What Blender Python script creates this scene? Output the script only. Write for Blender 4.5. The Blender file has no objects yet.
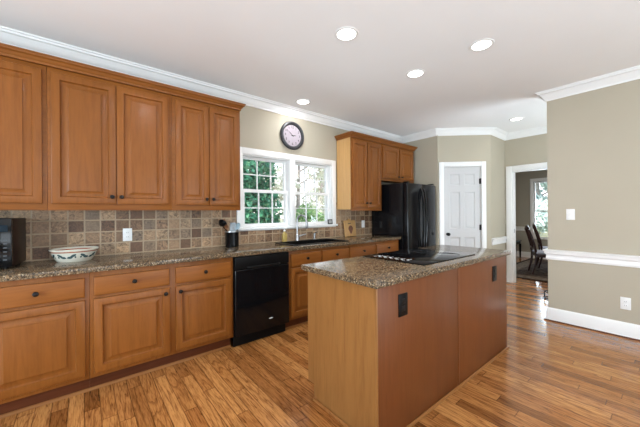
import bpy, bmesh, math, random
import numpy as np
from mathutils import Matrix, Vector
PI = math.pi
random.seed(7); rng = np.random.default_rng(7)
SC = bpy.context.scene
COL = SC.collection

# ------------------------------------------------------------------ camera
cd = bpy.data.cameras.new('camera'); cam = bpy.data.objects.new('camera', cd); COL.objects.link(cam)
cd.sensor_width = 36.0; cd.lens = 287.9046 / 640 * 36
cd.shift_y = -0.00072; cd.clip_start = 0.05; cd.clip_end = 300
_y, _r = math.radians(50.5288), math.radians(-0.4175)
fwd = Vector((math.cos(_y), math.sin(_y), 0)); rt = Vector((math.sin(_y), -math.cos(_y), 0)); up = Vector((0, 0, 1))
r3 = rt * math.cos(_r) + up * math.sin(_r); u3 = -rt * math.sin(_r) + up * math.cos(_r)
M = Matrix((r3, u3, -fwd)).transposed().to_4x4(); M.translation = (0, 0, 1.2807)
cam.matrix_world = M
SC.camera = cam

# ------------------------------------------------------------------ exposure, world, sun, daylight at the unseen windows
vs = SC.view_settings
SC.display_settings.display_device = 'sRGB'
vs.view_transform = 'Standard'; vs.look = 'None'; vs.gamma = 1.0; vs.use_curve_mapping = False
vs.exposure = 0.06
SC.cycles.use_denoising = True
SC.cycles.max_bounces = 10; SC.cycles.diffuse_bounces = 6; SC.cycles.glossy_bounces = 4
SC.cycles.transparent_max_bounces = 16
SC.cycles.sample_clamp_indirect = 8.0
SC.cycles.caustics_reflective = False; SC.cycles.caustics_refractive = False

w = bpy.data.worlds.new('sky'); SC.world = w; w.use_nodes = True
nt = w.node_tree; nt.nodes.clear()
wo = nt.nodes.new('ShaderNodeOutputWorld'); bg = nt.nodes.new('ShaderNodeBackground')
tc = nt.nodes.new('ShaderNodeTexCoord'); sx = nt.nodes.new('ShaderNodeSeparateXYZ'); cr = nt.nodes.new('ShaderNodeValToRGB')
cr.color_ramp.elements[0].position = 0.0; cr.color_ramp.elements[0].color = (0.97, 0.98, 1.0, 1)
cr.color_ramp.elements[1].position = 0.7; cr.color_ramp.elements[1].color = (0.62, 0.80, 1.0, 1)
nt.links.new(tc.outputs['Generated'], sx.inputs[0]); nt.links.new(sx.outputs['Z'], cr.inputs[0])
nt.links.new(cr.outputs[0], bg.inputs[0]); bg.inputs[1].default_value = 2.3
nt.links.new(bg.outputs[0], wo.inputs[0])

def lamp(kind, name, loc, energy, color=(1, 1, 1), rot=(0, 0, 0), parent=None, **kw):
    l = bpy.data.lights.new(name, kind); l.energy = energy; l.color = color
    for k, v in kw.items(): setattr(l, k, v)
    o = bpy.data.objects.new(name, l); o.location = loc; o.rotation_euler = rot; COL.objects.link(o)
    if parent: o.parent = parent
    return o

sun = lamp('SUN', 'sun', (0, 0, 20), 5.0, (1.0, 0.95, 0.86), angle=0.02)
sun.rotation_euler = Vector((0.72, 0.30, -0.62)).to_track_quat('-Z', 'Y').to_euler()
DAY = (0.72, 0.88, 1.0)
# daylight entering by the windows, much of it thrown upward by the sunlit ground outside
def area_light(name, loc, aim, energy, sx, sy, color=DAY):
    o = lamp('AREA', name, loc, energy, color, shape='RECTANGLE', size=sx, size_y=sy)
    o.rotation_euler = Vector(aim).to_track_quat('-Z', 'Y').to_euler(); return o
area_light('daylight_back', (-0.9, -3.70, 1.35), (0, 1, 0.8), 38, 2.5, 1.4)
area_light('daylight_back', (2.6, -3.70, 1.35), (0.1, 1, 0.8), 55, 1.6, 1.4)
area_light('daylight_left', (-3.10, 0.2, 1.35), (1, 0.1, 0.6), 195, 2.3, 1.4)
area_light('daylight_kitchen', (2.4, 5.2, -0.2), (0.1, -1, 1.0), 110, 3.2, 1.8)
area_light('daylight_dining', (9.95, 1.85, 1.3), (-1, 0, 0.6), 55, 1.0, 1.5)
# added upward fill lamps, out of view, to brighten the ceiling and far corner
area_light('ceiling_fill', (0.4, -1.0, 0.7), (0.25, 0.25, 1), 30, 3.0, 2.4, (0.78, 0.91, 1.0))
area_light('corner_fill', (2.2, -1.9, 0.6), (-0.15, 1.0, 1.0), 28, 2.0, 1.5, (0.78, 0.91, 1.0))
area_light('kitchen_fill', (-1.25, 1.7, 0.7), (0.75, 0.25, 1), 8, 1.3, 1.6, (0.78, 0.91, 1.0))
area_light('ceiling_fill', (5.15, -0.7, 0.7), (-0.35, 0.5, 1), 80, 1.2, 2.0, (0.78, 0.91, 1.0))

# ------------------------------------------------------------------ materials
def lk(nt, a, b): nt.links.new(a, b)
def newmat(name):
    m = bpy.data.materials.new(name); m.use_nodes = True
    nt = m.node_tree; b = nt.nodes['Principled BSDF']
    return m, nt, b
def node(nt, t, **kw):
    n = nt.nodes.new(t)
    for k, v in kw.items(): setattr(n, k, v)
    return n
def mth(nt, op, a, b=None):
    n = nt.nodes.new('ShaderNodeMath'); n.operation = op
    for i, v in enumerate((a, b)):
        if v is None: continue
        if isinstance(v, (int, float)): n.inputs[i].default_value = v
        else: nt.links.new(v, n.inputs[i])
    return n.outputs[0]
def ramp(nt, fac, stops, interp='LINEAR'):
    n = nt.nodes.new('ShaderNodeValToRGB'); n.color_ramp.interpolation = interp
    e = n.color_ramp.elements
    while len(e) > 1: e.remove(e[0])
    e[0].position = stops[0][0]; e[0].color = (*stops[0][1], 1)
    for p, c in stops[1:]:
        q = e.new(p); q.color = (*c, 1)
    nt.links.new(fac, n.inputs[0]); return n.outputs[0]
def mix(nt, f, a, b, bt='MIX'):
    n = nt.nodes.new('ShaderNodeMix'); n.data_type = 'RGBA'; n.blend_type = bt
    for s, v in ((n.inputs[0], f), (n.inputs[6], a), (n.inputs[7], b)):
        if isinstance(v, (int, float)): s.default_value = v
        elif isinstance(v, tuple): s.default_value = (*v, 1)
        else: nt.links.new(v, s)
    return n.outputs[2]
def noise(nt, vec, scale, detail=3, rough=0.5, dist=0.0):
    n = nt.nodes.new('ShaderNodeTexNoise'); n.inputs['Scale'].default_value = scale; n.inputs['Detail'].default_value = detail
    n.inputs['Roughness'].default_value = rough; n.inputs['Distortion'].default_value = dist
    nt.links.new(vec, n.inputs['Vector']); return n.outputs[0]
def bump(nt, b, h, strength, dist=0.002):
    n = nt.nodes.new('ShaderNodeBump'); n.inputs['Strength'].default_value = strength; n.inputs['Distance'].default_value = dist
    nt.links.new(h, n.inputs['Height']); nt.links.new(n.outputs[0], b.inputs['Normal'])

def plain(name, c, rough=0.5, metal=0.0, tex=0.04, scale=40, coat=0.0, spec=0.5):
    """a paint, plastic or metal with a faint procedural mottling and micro bump"""
    m, nt, b = newmat(name)
    t = node(nt, 'ShaderNodeTexCoord')
    f = noise(nt, t.outputs['Object'], scale, 3)
    lo = tuple(max(0, x * (1 - tex)) for x in c); hi = tuple(min(1, x * (1 + tex)) for x in c)
    lk(nt, ramp(nt, f, [(0.3, lo), (0.7, hi)]), b.inputs['Base Color'])
    b.inputs['Roughness'].default_value = rough; b.inputs['Metallic'].default_value = metal
    b.inputs['Coat Weight'].default_value = coat; b.inputs['Specular IOR Level'].default_value = spec
    return m

def wood(name, c, axis='z', contrast=0.27, rough=0.36, streak=1.0, var=0.14, freq=1.0):
    m, nt, b = newmat(name)
    t = node(nt, 'ShaderNodeTexCoord'); mp = node(nt, 'ShaderNodeMapping')
    oi = node(nt, 'ShaderNodeObjectInfo')
    s = {'x': (1.2, 14, 14), 'y': (14, 1.2, 14), 'z': (14, 14, 1.2)}[axis]
    mp.inputs['Scale'].default_value = tuple(q * freq for q in s)
    cx = node(nt, 'ShaderNodeCombineXYZ')
    off = mth(nt, 'MULTIPLY', oi.outputs['Random'], 37.0)
    for i in range(3): lk(nt, off, cx.inputs[i])
    lk(nt, t.outputs['Object'], mp.inputs['Vector']); lk(nt, cx.outputs[0], mp.inputs['Location'])
    v = mp.outputs[0]
    n1 = noise(nt, v, 1.2, 5, 0.6, 1.2); n2 = noise(nt, v, 6.0, 4, 0.6, 0.3)
    f = mth(nt, 'ADD', mth(nt, 'MULTIPLY', n1, 0.65), mth(nt, 'MULTIPLY', n2, 0.35))
    dk = tuple(x * (1 - contrast * (1 + 0.35 * i)) for i, x in enumerate(c)); lt = tuple(min(1, x * (1 + contrast * 0.8)) for x in c)
    col = ramp(nt, f, [(0.28, dk), (0.5, c), (0.74, lt)])
    val = mth(nt, 'ADD', mth(nt, 'MULTIPLY', oi.outputs['Random'], var), 1 - var / 2)
    cc = node(nt, 'ShaderNodeCombineXYZ')
    for i in range(3): lk(nt, val, cc.inputs[i])
    lk(nt, mix(nt, 1.0, col, cc.outputs[0], 'MULTIPLY'), b.inputs['Base Color'])
    b.inputs['Roughness'].default_value = rough
    b.inputs['Coat Weight'].default_value = 0.03; b.inputs['Coat Roughness'].default_value = 0.15; b.inputs['Specular IOR Level'].default_value = 0.22
    bump(nt, b, n2, 0.08, 0.001)
    return m

CAB = (0.203, 0.068, 0.0125)
M_WOOD = wood('maple_vertical', CAB, 'z')
M_WOODH = wood('maple_horizontal', CAB, 'x')
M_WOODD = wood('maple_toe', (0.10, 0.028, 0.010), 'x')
M_WOODE = wood('maple_lit_end', (0.245, 0.109, 0.032), 'z', contrast=0.24)  # island end: the brighter lit-side tone is put into the wood colour
M_WOODLIT = wood('maple_window_lit_side', (0.50, 0.29, 0.115), 'z', contrast=0.12)  # window light on the cabinet end, painted into a paler maple
M_WOODS = wood('maple_shaded_side', (0.142, 0.044, 0.0125), 'z', contrast=0.20)  # shade on the island's long side is put into the wood colour
M_SHOE = wood('shoe_moulding', (0.26, 0.105, 0.03), 'x')
M_MAHOG = wood('mahogany', (0.026, 0.008, 0.006), 'z', rough=0.3)
M_BOARD = wood('cutting_board_wood', (0.40, 0.235, 0.095), 'z')
M_SPOON = wood('spoon_wood', (0.22, 0.09, 0.04), 'z')
M_WALL = plain('greige_wall_paint', (0.425, 0.382, 0.298), 0.85, tex=0.015, scale=3)
M_CEIL = plain('ceiling_paint', (0.86, 0.86, 0.86), 0.95, tex=0.01, scale=2)
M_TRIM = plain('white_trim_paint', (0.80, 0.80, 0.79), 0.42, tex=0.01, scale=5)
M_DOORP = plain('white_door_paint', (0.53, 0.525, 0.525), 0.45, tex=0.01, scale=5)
M_BLACK = plain('black_gloss_enamel', (0.004, 0.004, 0.0045), 0.10, tex=0.2, spec=0.3)
M_BLACKM = plain('black_satin', (0.005, 0.0045, 0.0045), 0.38, tex=0.2, spec=0.13)
M_FRIDGE = plain('black_textured_enamel', (0.005, 0.005, 0.006), 0.15, tex=0.25, scale=160, spec=0.28)
M_KNOB = plain('oil_rubbed_bronze', (0.006, 0.0045, 0.004), 0.34, tex=0.2, spec=0.22)
M_GLASSTOP = plain('black_ceramic_glass', (0.0025, 0.0025, 0.003), 0.035, tex=0.1, spec=0.08)
M_STEEL = plain('brushed_steel', (0.36, 0.36, 0.37), 0.28, metal=1.0, scale=90)
M_SILVER = plain('silver_print', (0.75, 0.76, 0.77), 0.4)
M_WHITEP = plain('white_plastic', (0.82, 0.82, 0.81), 0.4)
M_IVORY = plain('tan_plastic', (0.36, 0.22, 0.13), 0.4)
M_DIAL = plain('clock_dial', (0.36, 0.315, 0.34), 0.7, tex=0.06, scale=12, spec=0.2)
M_BEZEL = plain('clock_bezel', (0.028, 0.028, 0.032), 0.3, tex=0.2)
M_INK = plain('dark_ink', (0.02, 0.018, 0.02), 0.6)
M_SOAP = plain('yellow_soap', (0.42, 0.30, 0.085), 0.25, tex=0.08)
M_TEAL = plain('smoky_teal_plastic', (0.30, 0.42, 0.48), 0.25)
M_SEAT = plain('grey_upholstery', (0.26, 0.26, 0.30), 0.8, tex=0.12, scale=60)
M_TEALTOP = plain('slate_table_top', (0.10, 0.13, 0.14), 0.2)
M_GREYPIC = plain('grey_print', (0.35, 0.36, 0.35), 0.4, tex=0.3, scale=60)
M_BARK = plain('bark', (0.22, 0.17, 0.13), 0.9, tex=0.4, scale=14)
M_BARKP = plain('pale_bark', (0.34, 0.31, 0.29), 0.9, tex=0.3, scale=14)
M_GROUND = plain('lawn_ground', (0.20, 0.19, 0.10), 0.95, tex=0.4, scale=2)

def emis(name, c, s):
    m, nt, b = newmat(name)
    b.inputs['Emission Color'].default_value = (*c, 1); b.inputs['Emission Strength'].default_value = s
    t = node(nt, 'ShaderNodeTexCoord'); lk(nt, ramp(nt, noise(nt, t.outputs['Object'], 20), [(0, (0.8, 0.8, 0.8)), (1, (0.85, 0.85, 0.85))]), b.inputs['Base Color'])
    return m
M_LENS = emis('lamp_lens', (1.0, 0.96, 0.90), 6.0)

def glass(name, tint=(1, 1, 1)):
    m, nt, b = newmat(name); nt.nodes.remove(b)
    o = nt.nodes['Material Output']
    tr = node(nt, 'ShaderNodeBsdfTransparent'); tr.inputs[0].default_value = (*tint, 1)
    gl = node(nt, 'ShaderNodeBsdfGlossy'); gl.inputs['Roughness'].default_value = 0.02
    fr = node(nt, 'ShaderNodeFresnel'); fr.inputs['IOR'].default_value = 1.35
    mx = node(nt, 'ShaderNodeMixShader')
    lk(nt, fr.outputs[0], mx.inputs[0]); lk(nt, tr.outputs[0], mx.inputs[1]); lk(nt, gl.outputs[0], mx.inputs[2]); lk(nt, mx.outputs[0], o.inputs[0])
    return m
M_GLASS = glass('window_glass')

def leafmat(name, cols, trans=0.35):
    m, nt, b = newmat(name)
    g = node(nt, 'ShaderNodeNewGeometry')
    lk(nt, ramp(nt, g.outputs['Random Per Island'], [(i / (len(cols) - 1), c) for i, c in enumerate(cols)]), b.inputs['Base Color'])
    b.inputs['Roughness'].default_value = 0.5
    return m
M_LEAF = leafmat('holly_leaves', [(0.015, 0.10, 0.06), (0.03, 0.20, 0.11), (0.07, 0.30, 0.17), (0.24, 0.42, 0.22)])
M_LEAF2 = leafmat('shrub_leaves', [(0.10, 0.26, 0.08), (0.22, 0.42, 0.14), (0.35, 0.52, 0.22), (0.45, 0.5, 0.28)])
M_LEAFP = leafmat('pale_leaves', [(0.55, 0.52, 0.42), (0.66, 0.62, 0.54), (0.55, 0.62, 0.5), (0.72, 0.70, 0.66)])
M_LEAFT = leafmat('overexposed_leaves', [(0.60, 0.76, 0.73), (0.72, 0.83, 0.81), (0.80, 0.87, 0.86)])  # overexposed daylight on the foliage is painted into these pale colours

def granite():
    m, nt, b = newmat('brown_granite')
    t = node(nt, 'ShaderNodeTexCoord'); v = t.outputs['Object']
    vo = node(nt, 'ShaderNodeTexVoronoi'); vo.inputs['Scale'].default_value = 150; lk(nt, v, vo.inputs['Vector'])
    sp = node(nt, 'ShaderNodeSeparateColor'); lk(nt, vo.outputs['Color'], sp.inputs[0])
    base = ramp(nt, sp.outputs[0], [(0.0, (0.006, 0.005, 0.004)), (0.24, (0.040, 0.026, 0.015)), (0.44, (0.12, 0.074, 0.039)), (0.66, (0.23, 0.15, 0.080)), (0.84, (0.12, 0.10, 0.08)), (0.93, (0.42, 0.33, 0.21))], 'CONSTANT')
    n = noise(nt, v, 260, 2); f = ramp(nt, n, [(0.40, (0, 0, 0)), (0.62, (1, 1, 1))])
    c = mix(nt, 0.30, base, mix(nt, f, (0.015, 0.012, 0.010), (0.30, 0.21, 0.125)))
    lk(nt, c, b.inputs['Base Color']); b.inputs['Roughness'].default_value = 0.13
    b.inputs['Specular IOR Level'].default_value = 0.25
    return m
M_GRANITE = granite()

def tilemat():
    m, nt, b = newmat('tumbled_stone_tile')
    t = node(nt, 'ShaderNodeTexCoord'); s = node(nt, 'ShaderNodeSeparateXYZ'); lk(nt, t.outputs['Object'], s.inputs[0])
    px, pz = 0.109, 0.1035
    u = mth(nt, 'DIVIDE', mth(nt, 'ADD', s.outputs['X'], 10 * px - 0.01), px)
    q = mth(nt, 'DIVIDE', mth(nt, 'SUBTRACT', s.outputs['Z'], 0.921), pz)
    iu, iq = mth(nt, 'FLOOR', u), mth(nt, 'FLOOR', q)
    cc = node(nt, 'ShaderNodeCombineXYZ'); lk(nt, iu, cc.inputs[0]); lk(nt, iq, cc.inputs[1])
    wn = node(nt, 'ShaderNodeTexWhiteNoise', noise_dimensions='2D'); lk(nt, cc.outputs[0], wn.inputs['Vector'])
    rnd = wn.outputs['Value']; sc_ = node(nt, 'ShaderNodeSeparateColor'); lk(nt, wn.outputs['Color'], sc_.inputs[0])
    base = ramp(nt, rnd, [(0.0, (0.115, 0.054, 0.025)), (0.2, (0.195, 0.113, 0.060)), (0.42, (0.36, 0.225, 0.125)), (0.6, (0.175, 0.12, 0.078)), (0.8, (0.385, 0.255, 0.148)), (1.0, (0.135, 0.067, 0.034))])
    # veins shifted per tile
    ad = node(nt, 'ShaderNodeVectorMath', operation='ADD'); sc2 = node(nt, 'ShaderNodeVectorMath', operation='SCALE'); sc2.inputs['Scale'].default_value = 20
    lk(nt, wn.outputs['Color'], sc2.inputs[0]); lk(nt, t.outputs['Object'], ad.inputs[0]); lk(nt, sc2.outputs[0], ad.inputs[1])
    n1 = noise(nt, ad.outputs[0], 26, 5, 0.65, 1.8)
    vein = ramp(nt, n1, [(0.36, (0.16, 0.13, 0.11)), (0.46, (0.75, 0.72, 0.68)), (0.53, (1.0, 1.0, 1.0)), (0.66, (1.75, 1.7, 1.62))])
    base = mix(nt, mth(nt, 'ADD', mth(nt, 'MULTIPLY', sc_.outputs[1], 0.7), 0.28), base, mix(nt, 1.0, base, vein, 'MULTIPLY'))
    fu, fq = mth(nt, 'FRACT', u), mth(nt, 'FRACT', q)
    du = mth(nt, 'MULTIPLY', mth(nt, 'MINIMUM', fu, mth(nt, 'SUBTRACT', 1.0, fu)), px)
    dq = mth(nt, 'MULTIPLY', mth(nt, 'MINIMUM', fq, mth(nt, 'SUBTRACT', 1.0, fq)), pz)
    d = mth(nt, 'ADD', mth(nt, 'MINIMUM', du, dq), mth(nt, 'MULTIPLY', mth(nt, 'SUBTRACT', noise(nt, t.outputs['Object'], 60, 2), 0.5), 0.004))
    g = ramp(nt, d, [(0.0035, (0, 0, 0)), (0.0065, (1, 1, 1))])
    lk(nt, mix(nt, g, (0.38, 0.28, 0.18), base), b.inputs['Base Color'])
    b.inputs['Roughness'].default_value = 0.5
    h = mth(nt, 'ADD', g, mth(nt, 'MULTIPLY', n1, 0.3)); bump(nt, b, h, 0.5, 0.004)
    return m
M_TILE = tilemat()

def floormat():
    m, nt, b = newmat('oak_strip_floor')
    t = node(nt, 'ShaderNodeTexCoord'); s = node(nt, 'ShaderNodeSeparateXYZ'); lk(nt, t.outputs['Object'], s.inputs[0])
    PW, PL = 0.083, 0.95
    u = mth(nt, 'DIVIDE', s.outputs['X'], PW); iu = mth(nt, 'FLOOR', u)
    w1 = node(nt, 'ShaderNodeTexWhiteNoise', noise_dimensions='1D'); lk(nt, iu, w1.inputs['W'])
    yy = mth(nt, 'DIVIDE', mth(nt, 'ADD', s.outputs['Y'], mth(nt, 'MULTIPLY', w1.outputs['Value'], 4.0)), PL); iy = mth(nt, 'FLOOR', yy)
    cc = node(nt, 'ShaderNodeCombineXYZ'); lk(nt, iu, cc.inputs[0]); lk(nt, iy, cc.inputs[1])
    wn = node(nt, 'ShaderNodeTexWhiteNoise', noise_dimensions='2D'); lk(nt, cc.outputs[0], wn.inputs['Vector'])
    base = ramp(nt, wn.outputs['Value'], [(0.0, (0.22, 0.082, 0.021)), (0.12, (0.31, 0.125, 0.035)), (0.45, (0.42, 0.18, 0.052)), (0.75, (0.53, 0.25, 0.080)), (1.0, (0.34, 0.132, 0.036))])
    # grain, shifted per plank
    mp = node(nt, 'ShaderNodeMapping'); mp.inputs['Scale'].default_value = (1.0, 0.085, 1.0)
    sc2 = node(nt, 'ShaderNodeVectorMath', operation='SCALE'); sc2.inputs['Scale'].default_value = 13; lk(nt, wn.outputs['Color'], sc2.inputs[0])
    lk(nt, t.outputs['Object'], mp.inputs['Vector']); lk(nt, sc2.outputs[0], mp.inputs['Location'])
    n1 = noise(nt, mp.outputs[0], 11, 3, 0.55, 0.5)
    rings = mth(nt, 'FRACT', mth(nt, 'MULTIPLY', n1, 9.0))          # cathedral figure
    fig = ramp(nt, rings, [(0.0, (0.36, 0.27, 0.21)), (0.25, (0.86, 0.83, 0.80)), (0.6, (1.08, 1.08, 1.08)), (1.0, (0.85, 0.8, 0.76))])
    n2 = noise(nt, mp.outputs[0], 150, 3, 0.6)
    pores = ramp(nt, n2, [(0.36, (0.66, 0.60, 0.55)), (0.55, (1.06, 1.06, 1.06))])
    c = mix(nt, 0.8, base, mix(nt, 1.0, base, fig, 'MULTIPLY')); c = mix(nt, 1.0, c, pores, 'MULTIPLY')
    fu, fy = mth(nt, 'FRACT', u), mth(nt, 'FRACT', yy)
    du = mth(nt, 'MULTIPLY', mth(nt, 'MINIMUM', fu, mth(nt, 'SUBTRACT', 1.0, fu)), PW)
    dy = mth(nt, 'MULTIPLY', mth(nt, 'MINIMUM', fy, mth(nt, 'SUBTRACT', 1.0, fy)), PL)
    g = ramp(nt, mth(nt, 'MINIMUM', du, dy), [(0.0006, (0.30, 0.25, 0.22)), (0.0022, (1, 1, 1))])
    lk(nt, mix(nt, 1.0, c, g, 'MULTIPLY'), b.inputs['Base Color'])
    lk(nt, mth(nt, 'ADD', mth(nt, 'MULTIPLY', n2, 0.10), 0.20), b.inputs['Roughness'])
    b.inputs['Coat Weight'].default_value = 0.38; b.inputs['Coat Roughness'].default_value = 0.09; b.inputs['Specular IOR Level'].default_value = 0.3
    return m
M_FLOOR = floormat()

def rugmat():
    m, nt, b = newmat('patterned_rug')
    t = node(nt, 'ShaderNodeTexCoord'); s = node(nt, 'ShaderNodeSeparateXYZ'); lk(nt, t.outputs['Object'], s.inputs[0])
    dx = mth(nt, 'SUBTRACT', RUG[0] / 2, mth(nt, 'ABSOLUTE', s.outputs['X'])); dy = mth(nt, 'SUBTRACT', RUG[1] / 2, mth(nt, 'ABSOLUTE', s.outputs['Y']))
    d = mth(nt, 'MINIMUM', dx, dy)
    f = noise(nt, t.outputs['Object'], 9, 3)
    field = ramp(nt, f, [(0.40, (0.03, 0.022, 0.02)), (0.47, (0.10, 0.065, 0.045)), (0.56, (0.045, 0.032, 0.028)), (0.66, (0.16, 0.12, 0.09))])
    bord = ramp(nt, noise(nt, t.outputs['Object'], 16, 2), [(0.42, (0.10, 0.072, 0.052)), (0.6, (0.16, 0.12, 0.088))])
    c = mix(nt, ramp(nt, d, [(0.30, (0, 0, 0)), (0.31, (1, 1, 1))], 'CONSTANT'), bord, field)
    edge = mth(nt, 'LESS_THAN', d, 0.07)
    lk(nt, mix(nt, edge, c, (0.022, 0.014, 0.012)), b.inputs['Base Color']); b.inputs['Roughness'].default_value = 0.95; b.inputs['Specular IOR Level'].default_value = 0.05
    return m
RUG = (2.9, 3.3); M_RUG = rugmat()

def bowlmat():
    """cream glaze with a rust rim and a band of blue-green leaf figures"""
    m, nt, b = newmat('painted_ceramic')
    t = node(nt, 'ShaderNodeTexCoord'); s = node(nt, 'ShaderNodeSeparateXYZ'); lk(nt, t.outputs['Object'], s.inputs[0])
    ang = mth(nt, 'ARCTAN2', s.outputs['Y'], s.outputs['X'])
    a = mth(nt, 'FRACT', mth(nt, 'ADD', mth(nt, 'MULTIPLY', ang, 6 / (2 * PI)), 0.35)); dz = mth(nt, 'SUBTRACT', s.outputs['Z'], 0.044)
    def petal(ca, cz, ra, rz, shear):
        u = mth(nt, 'DIVIDE', mth(nt, 'SUBTRACT', mth(nt, 'ADD', a, mth(nt, 'MULTIPLY', dz, shear)), ca), ra)
        v = mth(nt, 'DIVIDE', mth(nt, 'SUBTRACT', dz, cz), rz)
        return mth(nt, 'LESS_THAN', mth(nt, 'ADD', mth(nt, 'MULTIPLY', u, u), mth(nt, 'MULTIPLY', v, v)), 1.0)
    fig = petal(0.27, 0.008, 0.10, 0.013, 6)
    for q in ((0.36, -0.006, 0.13, 0.009, 2), (0.75, 0.008, 0.10, 0.013, -6), (0.66, -0.006, 0.13, 0.009, -2), (0.13, -0.004, 0.04, 0.008, 0), (0.89, -0.004, 0.04, 0.008, 0)): fig = mth(nt, 'MAXIMUM', fig, petal(*q))
    c = mix(nt, fig, (0.60, 0.58, 0.49), (0.05, 0.085, 0.09))
    c = mix(nt, petal(0.51, 0.002, 0.05, 0.010, 0), c, (0.62, 0.60, 0.54))
    rim = mth(nt, 'MULTIPLY', mth(nt, 'GREATER_THAN', s.outputs['Z'], 0.0745), mth(nt, 'LESS_THAN', s.outputs['Z'], 0.0835))
    c = mix(nt, rim, c, (0.33, 0.105, 0.055))
    lk(nt, c, b.inputs['Base Color']); b.inputs['Roughness'].default_value = 0.18
    return m
M_BOWL = bowlmat()

# ------------------------------------------------------------------ mesh builder
class MB:
    def __init__(s): s.bm = bmesh.new()
    def box(s, x0, x1, y0, y1, z0, z1, b=0.0, seg=2, mat=None):
        r = bmesh.ops.create_cube(s.bm, size=1.0); vs_ = r['verts']
        T = Matrix.Translation(((x0 + x1) / 2, (y0 + y1) / 2, (z0 + z1) / 2)) @ Matrix.Diagonal((abs(x1 - x0), abs(y1 - y0), abs(z1 - z0), 1))
        if mat is not None: T = mat @ T
        bmesh.ops.transform(s.bm, matrix=T, verts=vs_)
        if b > 0:
            es = list({e for v in vs_ for e in v.link_edges})
            bmesh.ops.bevel(s.bm, geom=es, offset=b, segments=seg, affect='EDGES', profile=0.5)
        return s
    def lathe(s, prof, mat=None, n=24, cap=True, sx=1.0, sy=1.0):
        """profile of (radius, height) about local z"""
        mat = mat or Matrix.Identity(4); rings = []
        for r, h in prof:
            if r <= 1e-6: rings.append([s.bm.verts.new(mat @ Vector((0, 0, h)))])
            else: rings.append([s.bm.verts.new(mat @ Vector((sx * r * math.cos(2 * PI * i / n), sy * r * math.sin(2 * PI * i / n), h))) for i in range(n)])
        for a, b in zip(rings, rings[1:]):
            for i in range(n):
                j = (i + 1) % n
                if len(a) == 1 and len(b) == 1: break
                if len(a) == 1: s.bm.faces.new((a[0], b[j], b[i]))
                elif len(b) == 1: s.bm.faces.new((a[i], a[j], b[0]))
                else: s.bm.faces.new((a[i], a[j], b[j], b[i]))
        if cap:
            for R in (rings[0], rings[-1]):
                if len(R) > 2: s.bm.faces.new(R)
        return s
    def tube(s, pts, r, n=10, closed=False):
        pts = [Vector(p) for p in pts]; k = len(pts); rings = []
        rs = r if isinstance(r, (list, tuple)) else [r] * k
        prev = None
        for i, p in enumerate(pts):
            if closed: d = pts[(i + 1) % k] - pts[i - 1]
            else: d = pts[min(i + 1, k - 1)] - pts[max(i - 1, 0)]
            d.normalize()
            if prev is None:
                a = d.orthogonal().normalized()
            else:
                a = (prev - d * prev.dot(d)); a = a.normalized() if a.length > 1e-6 else d.orthogonal().normalized()
            prev = a; c = d.cross(a)
            rings.append([s.bm.verts.new(p + rs[i] * (a * math.cos(2 * PI * j / n) + c * math.sin(2 * PI * j / n))) for j in range(n)])
        m_ = k if closed else k - 1
        for i in range(m_):
            A, B = rings[i], rings[(i + 1) % k]
            for j in range(n):
                q = (j + 1) % n; s.bm.faces.new((A[j], A[q], B[q], B[j]))
        if not closed:
            s.bm.faces.new(rings[0]); s.bm.faces.new(rings[-1])
        return s
    def prism(s, pts, d, mat=None):
        """polygon of (x, z) points extruded along y from 0 to d"""
        mat = mat or Matrix.Identity(4)
        a = [s.bm.verts.new(mat @ Vector((x, 0, z))) for x, z in pts]; b = [s.bm.verts.new(mat @ Vector((x, d, z))) for x, z in pts]
        n = len(pts)
        s.bm.faces.new(a); s.bm.faces.new(b[::-1])
        for i in range(n): s.bm.faces.new((a[i], b[i], b[(i + 1) % n], a[(i + 1) % n]))
        return s
    def rings(s, x0, x1, z0, z1, prof, back=None):
        """nested rectangles facing -y: prof is (inset, y)"""
        R = []
        for ins, y in prof:
            R.append([s.bm.verts.new((x, y, z)) for x, z in ((x0 + ins, z0 + ins), (x1 - ins, z0 + ins), (x1 - ins, z1 - ins), (x0 + ins, z1 - ins))])
        for a, b in zip(R, R[1:]):
            for i in range(4):
                j = (i + 1) % 4; s.bm.faces.new((a[i], a[j], b[j], b[i]))
        s.bm.faces.new(R[-1])
        if back is not None: s.bm.faces.new(R[0][::-1])
        return s
    def sweep(s, path, prof):
        """profile (out, z) carried along a level path with mitred corners; out is to the right of travel"""
        P = [Vector((x, y)) for x, y in path]; n = len(P); R = []
        for i in range(n):
            ds = []
            if i > 0: ds.append((P[i] - P[i - 1]).normalized())
            if i < n - 1: ds.append((P[i + 1] - P[i]).normalized())
            ns = [Vector((d.y, -d.x)) for d in ds]
            if len(ns) == 1: m_ = ns[0]
            else:
                m_ = (ns[0] + ns[1]).normalized(); m_ = m_ / max(0.2, m_.dot(ns[0]))
            R.append([s.bm.verts.new((P[i].x + m_.x * o, P[i].y + m_.y * o, z)) for o, z in prof])
        k = len(prof)
        for a, b in zip(R, R[1:]):
            for j in range(k):
                q = (j + 1) % k; s.bm.faces.new((a[j], a[q], b[q], b[j]))
        s.bm.faces.new(R[0]); s.bm.faces.new(R[-1])
        return s
    def sphere(s, c, r, sx=1, sy=1, sz=1, n=16):
        rr = bmesh.ops.create_uvsphere(s.bm, u_segments=n, v_segments=n // 2 + 2, radius=r)
        bmesh.ops.transform(s.bm, matrix=Matrix.Translation(c) @ Matrix.Diagonal((sx, sy, sz, 1)), verts=rr['verts']); return s
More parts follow.
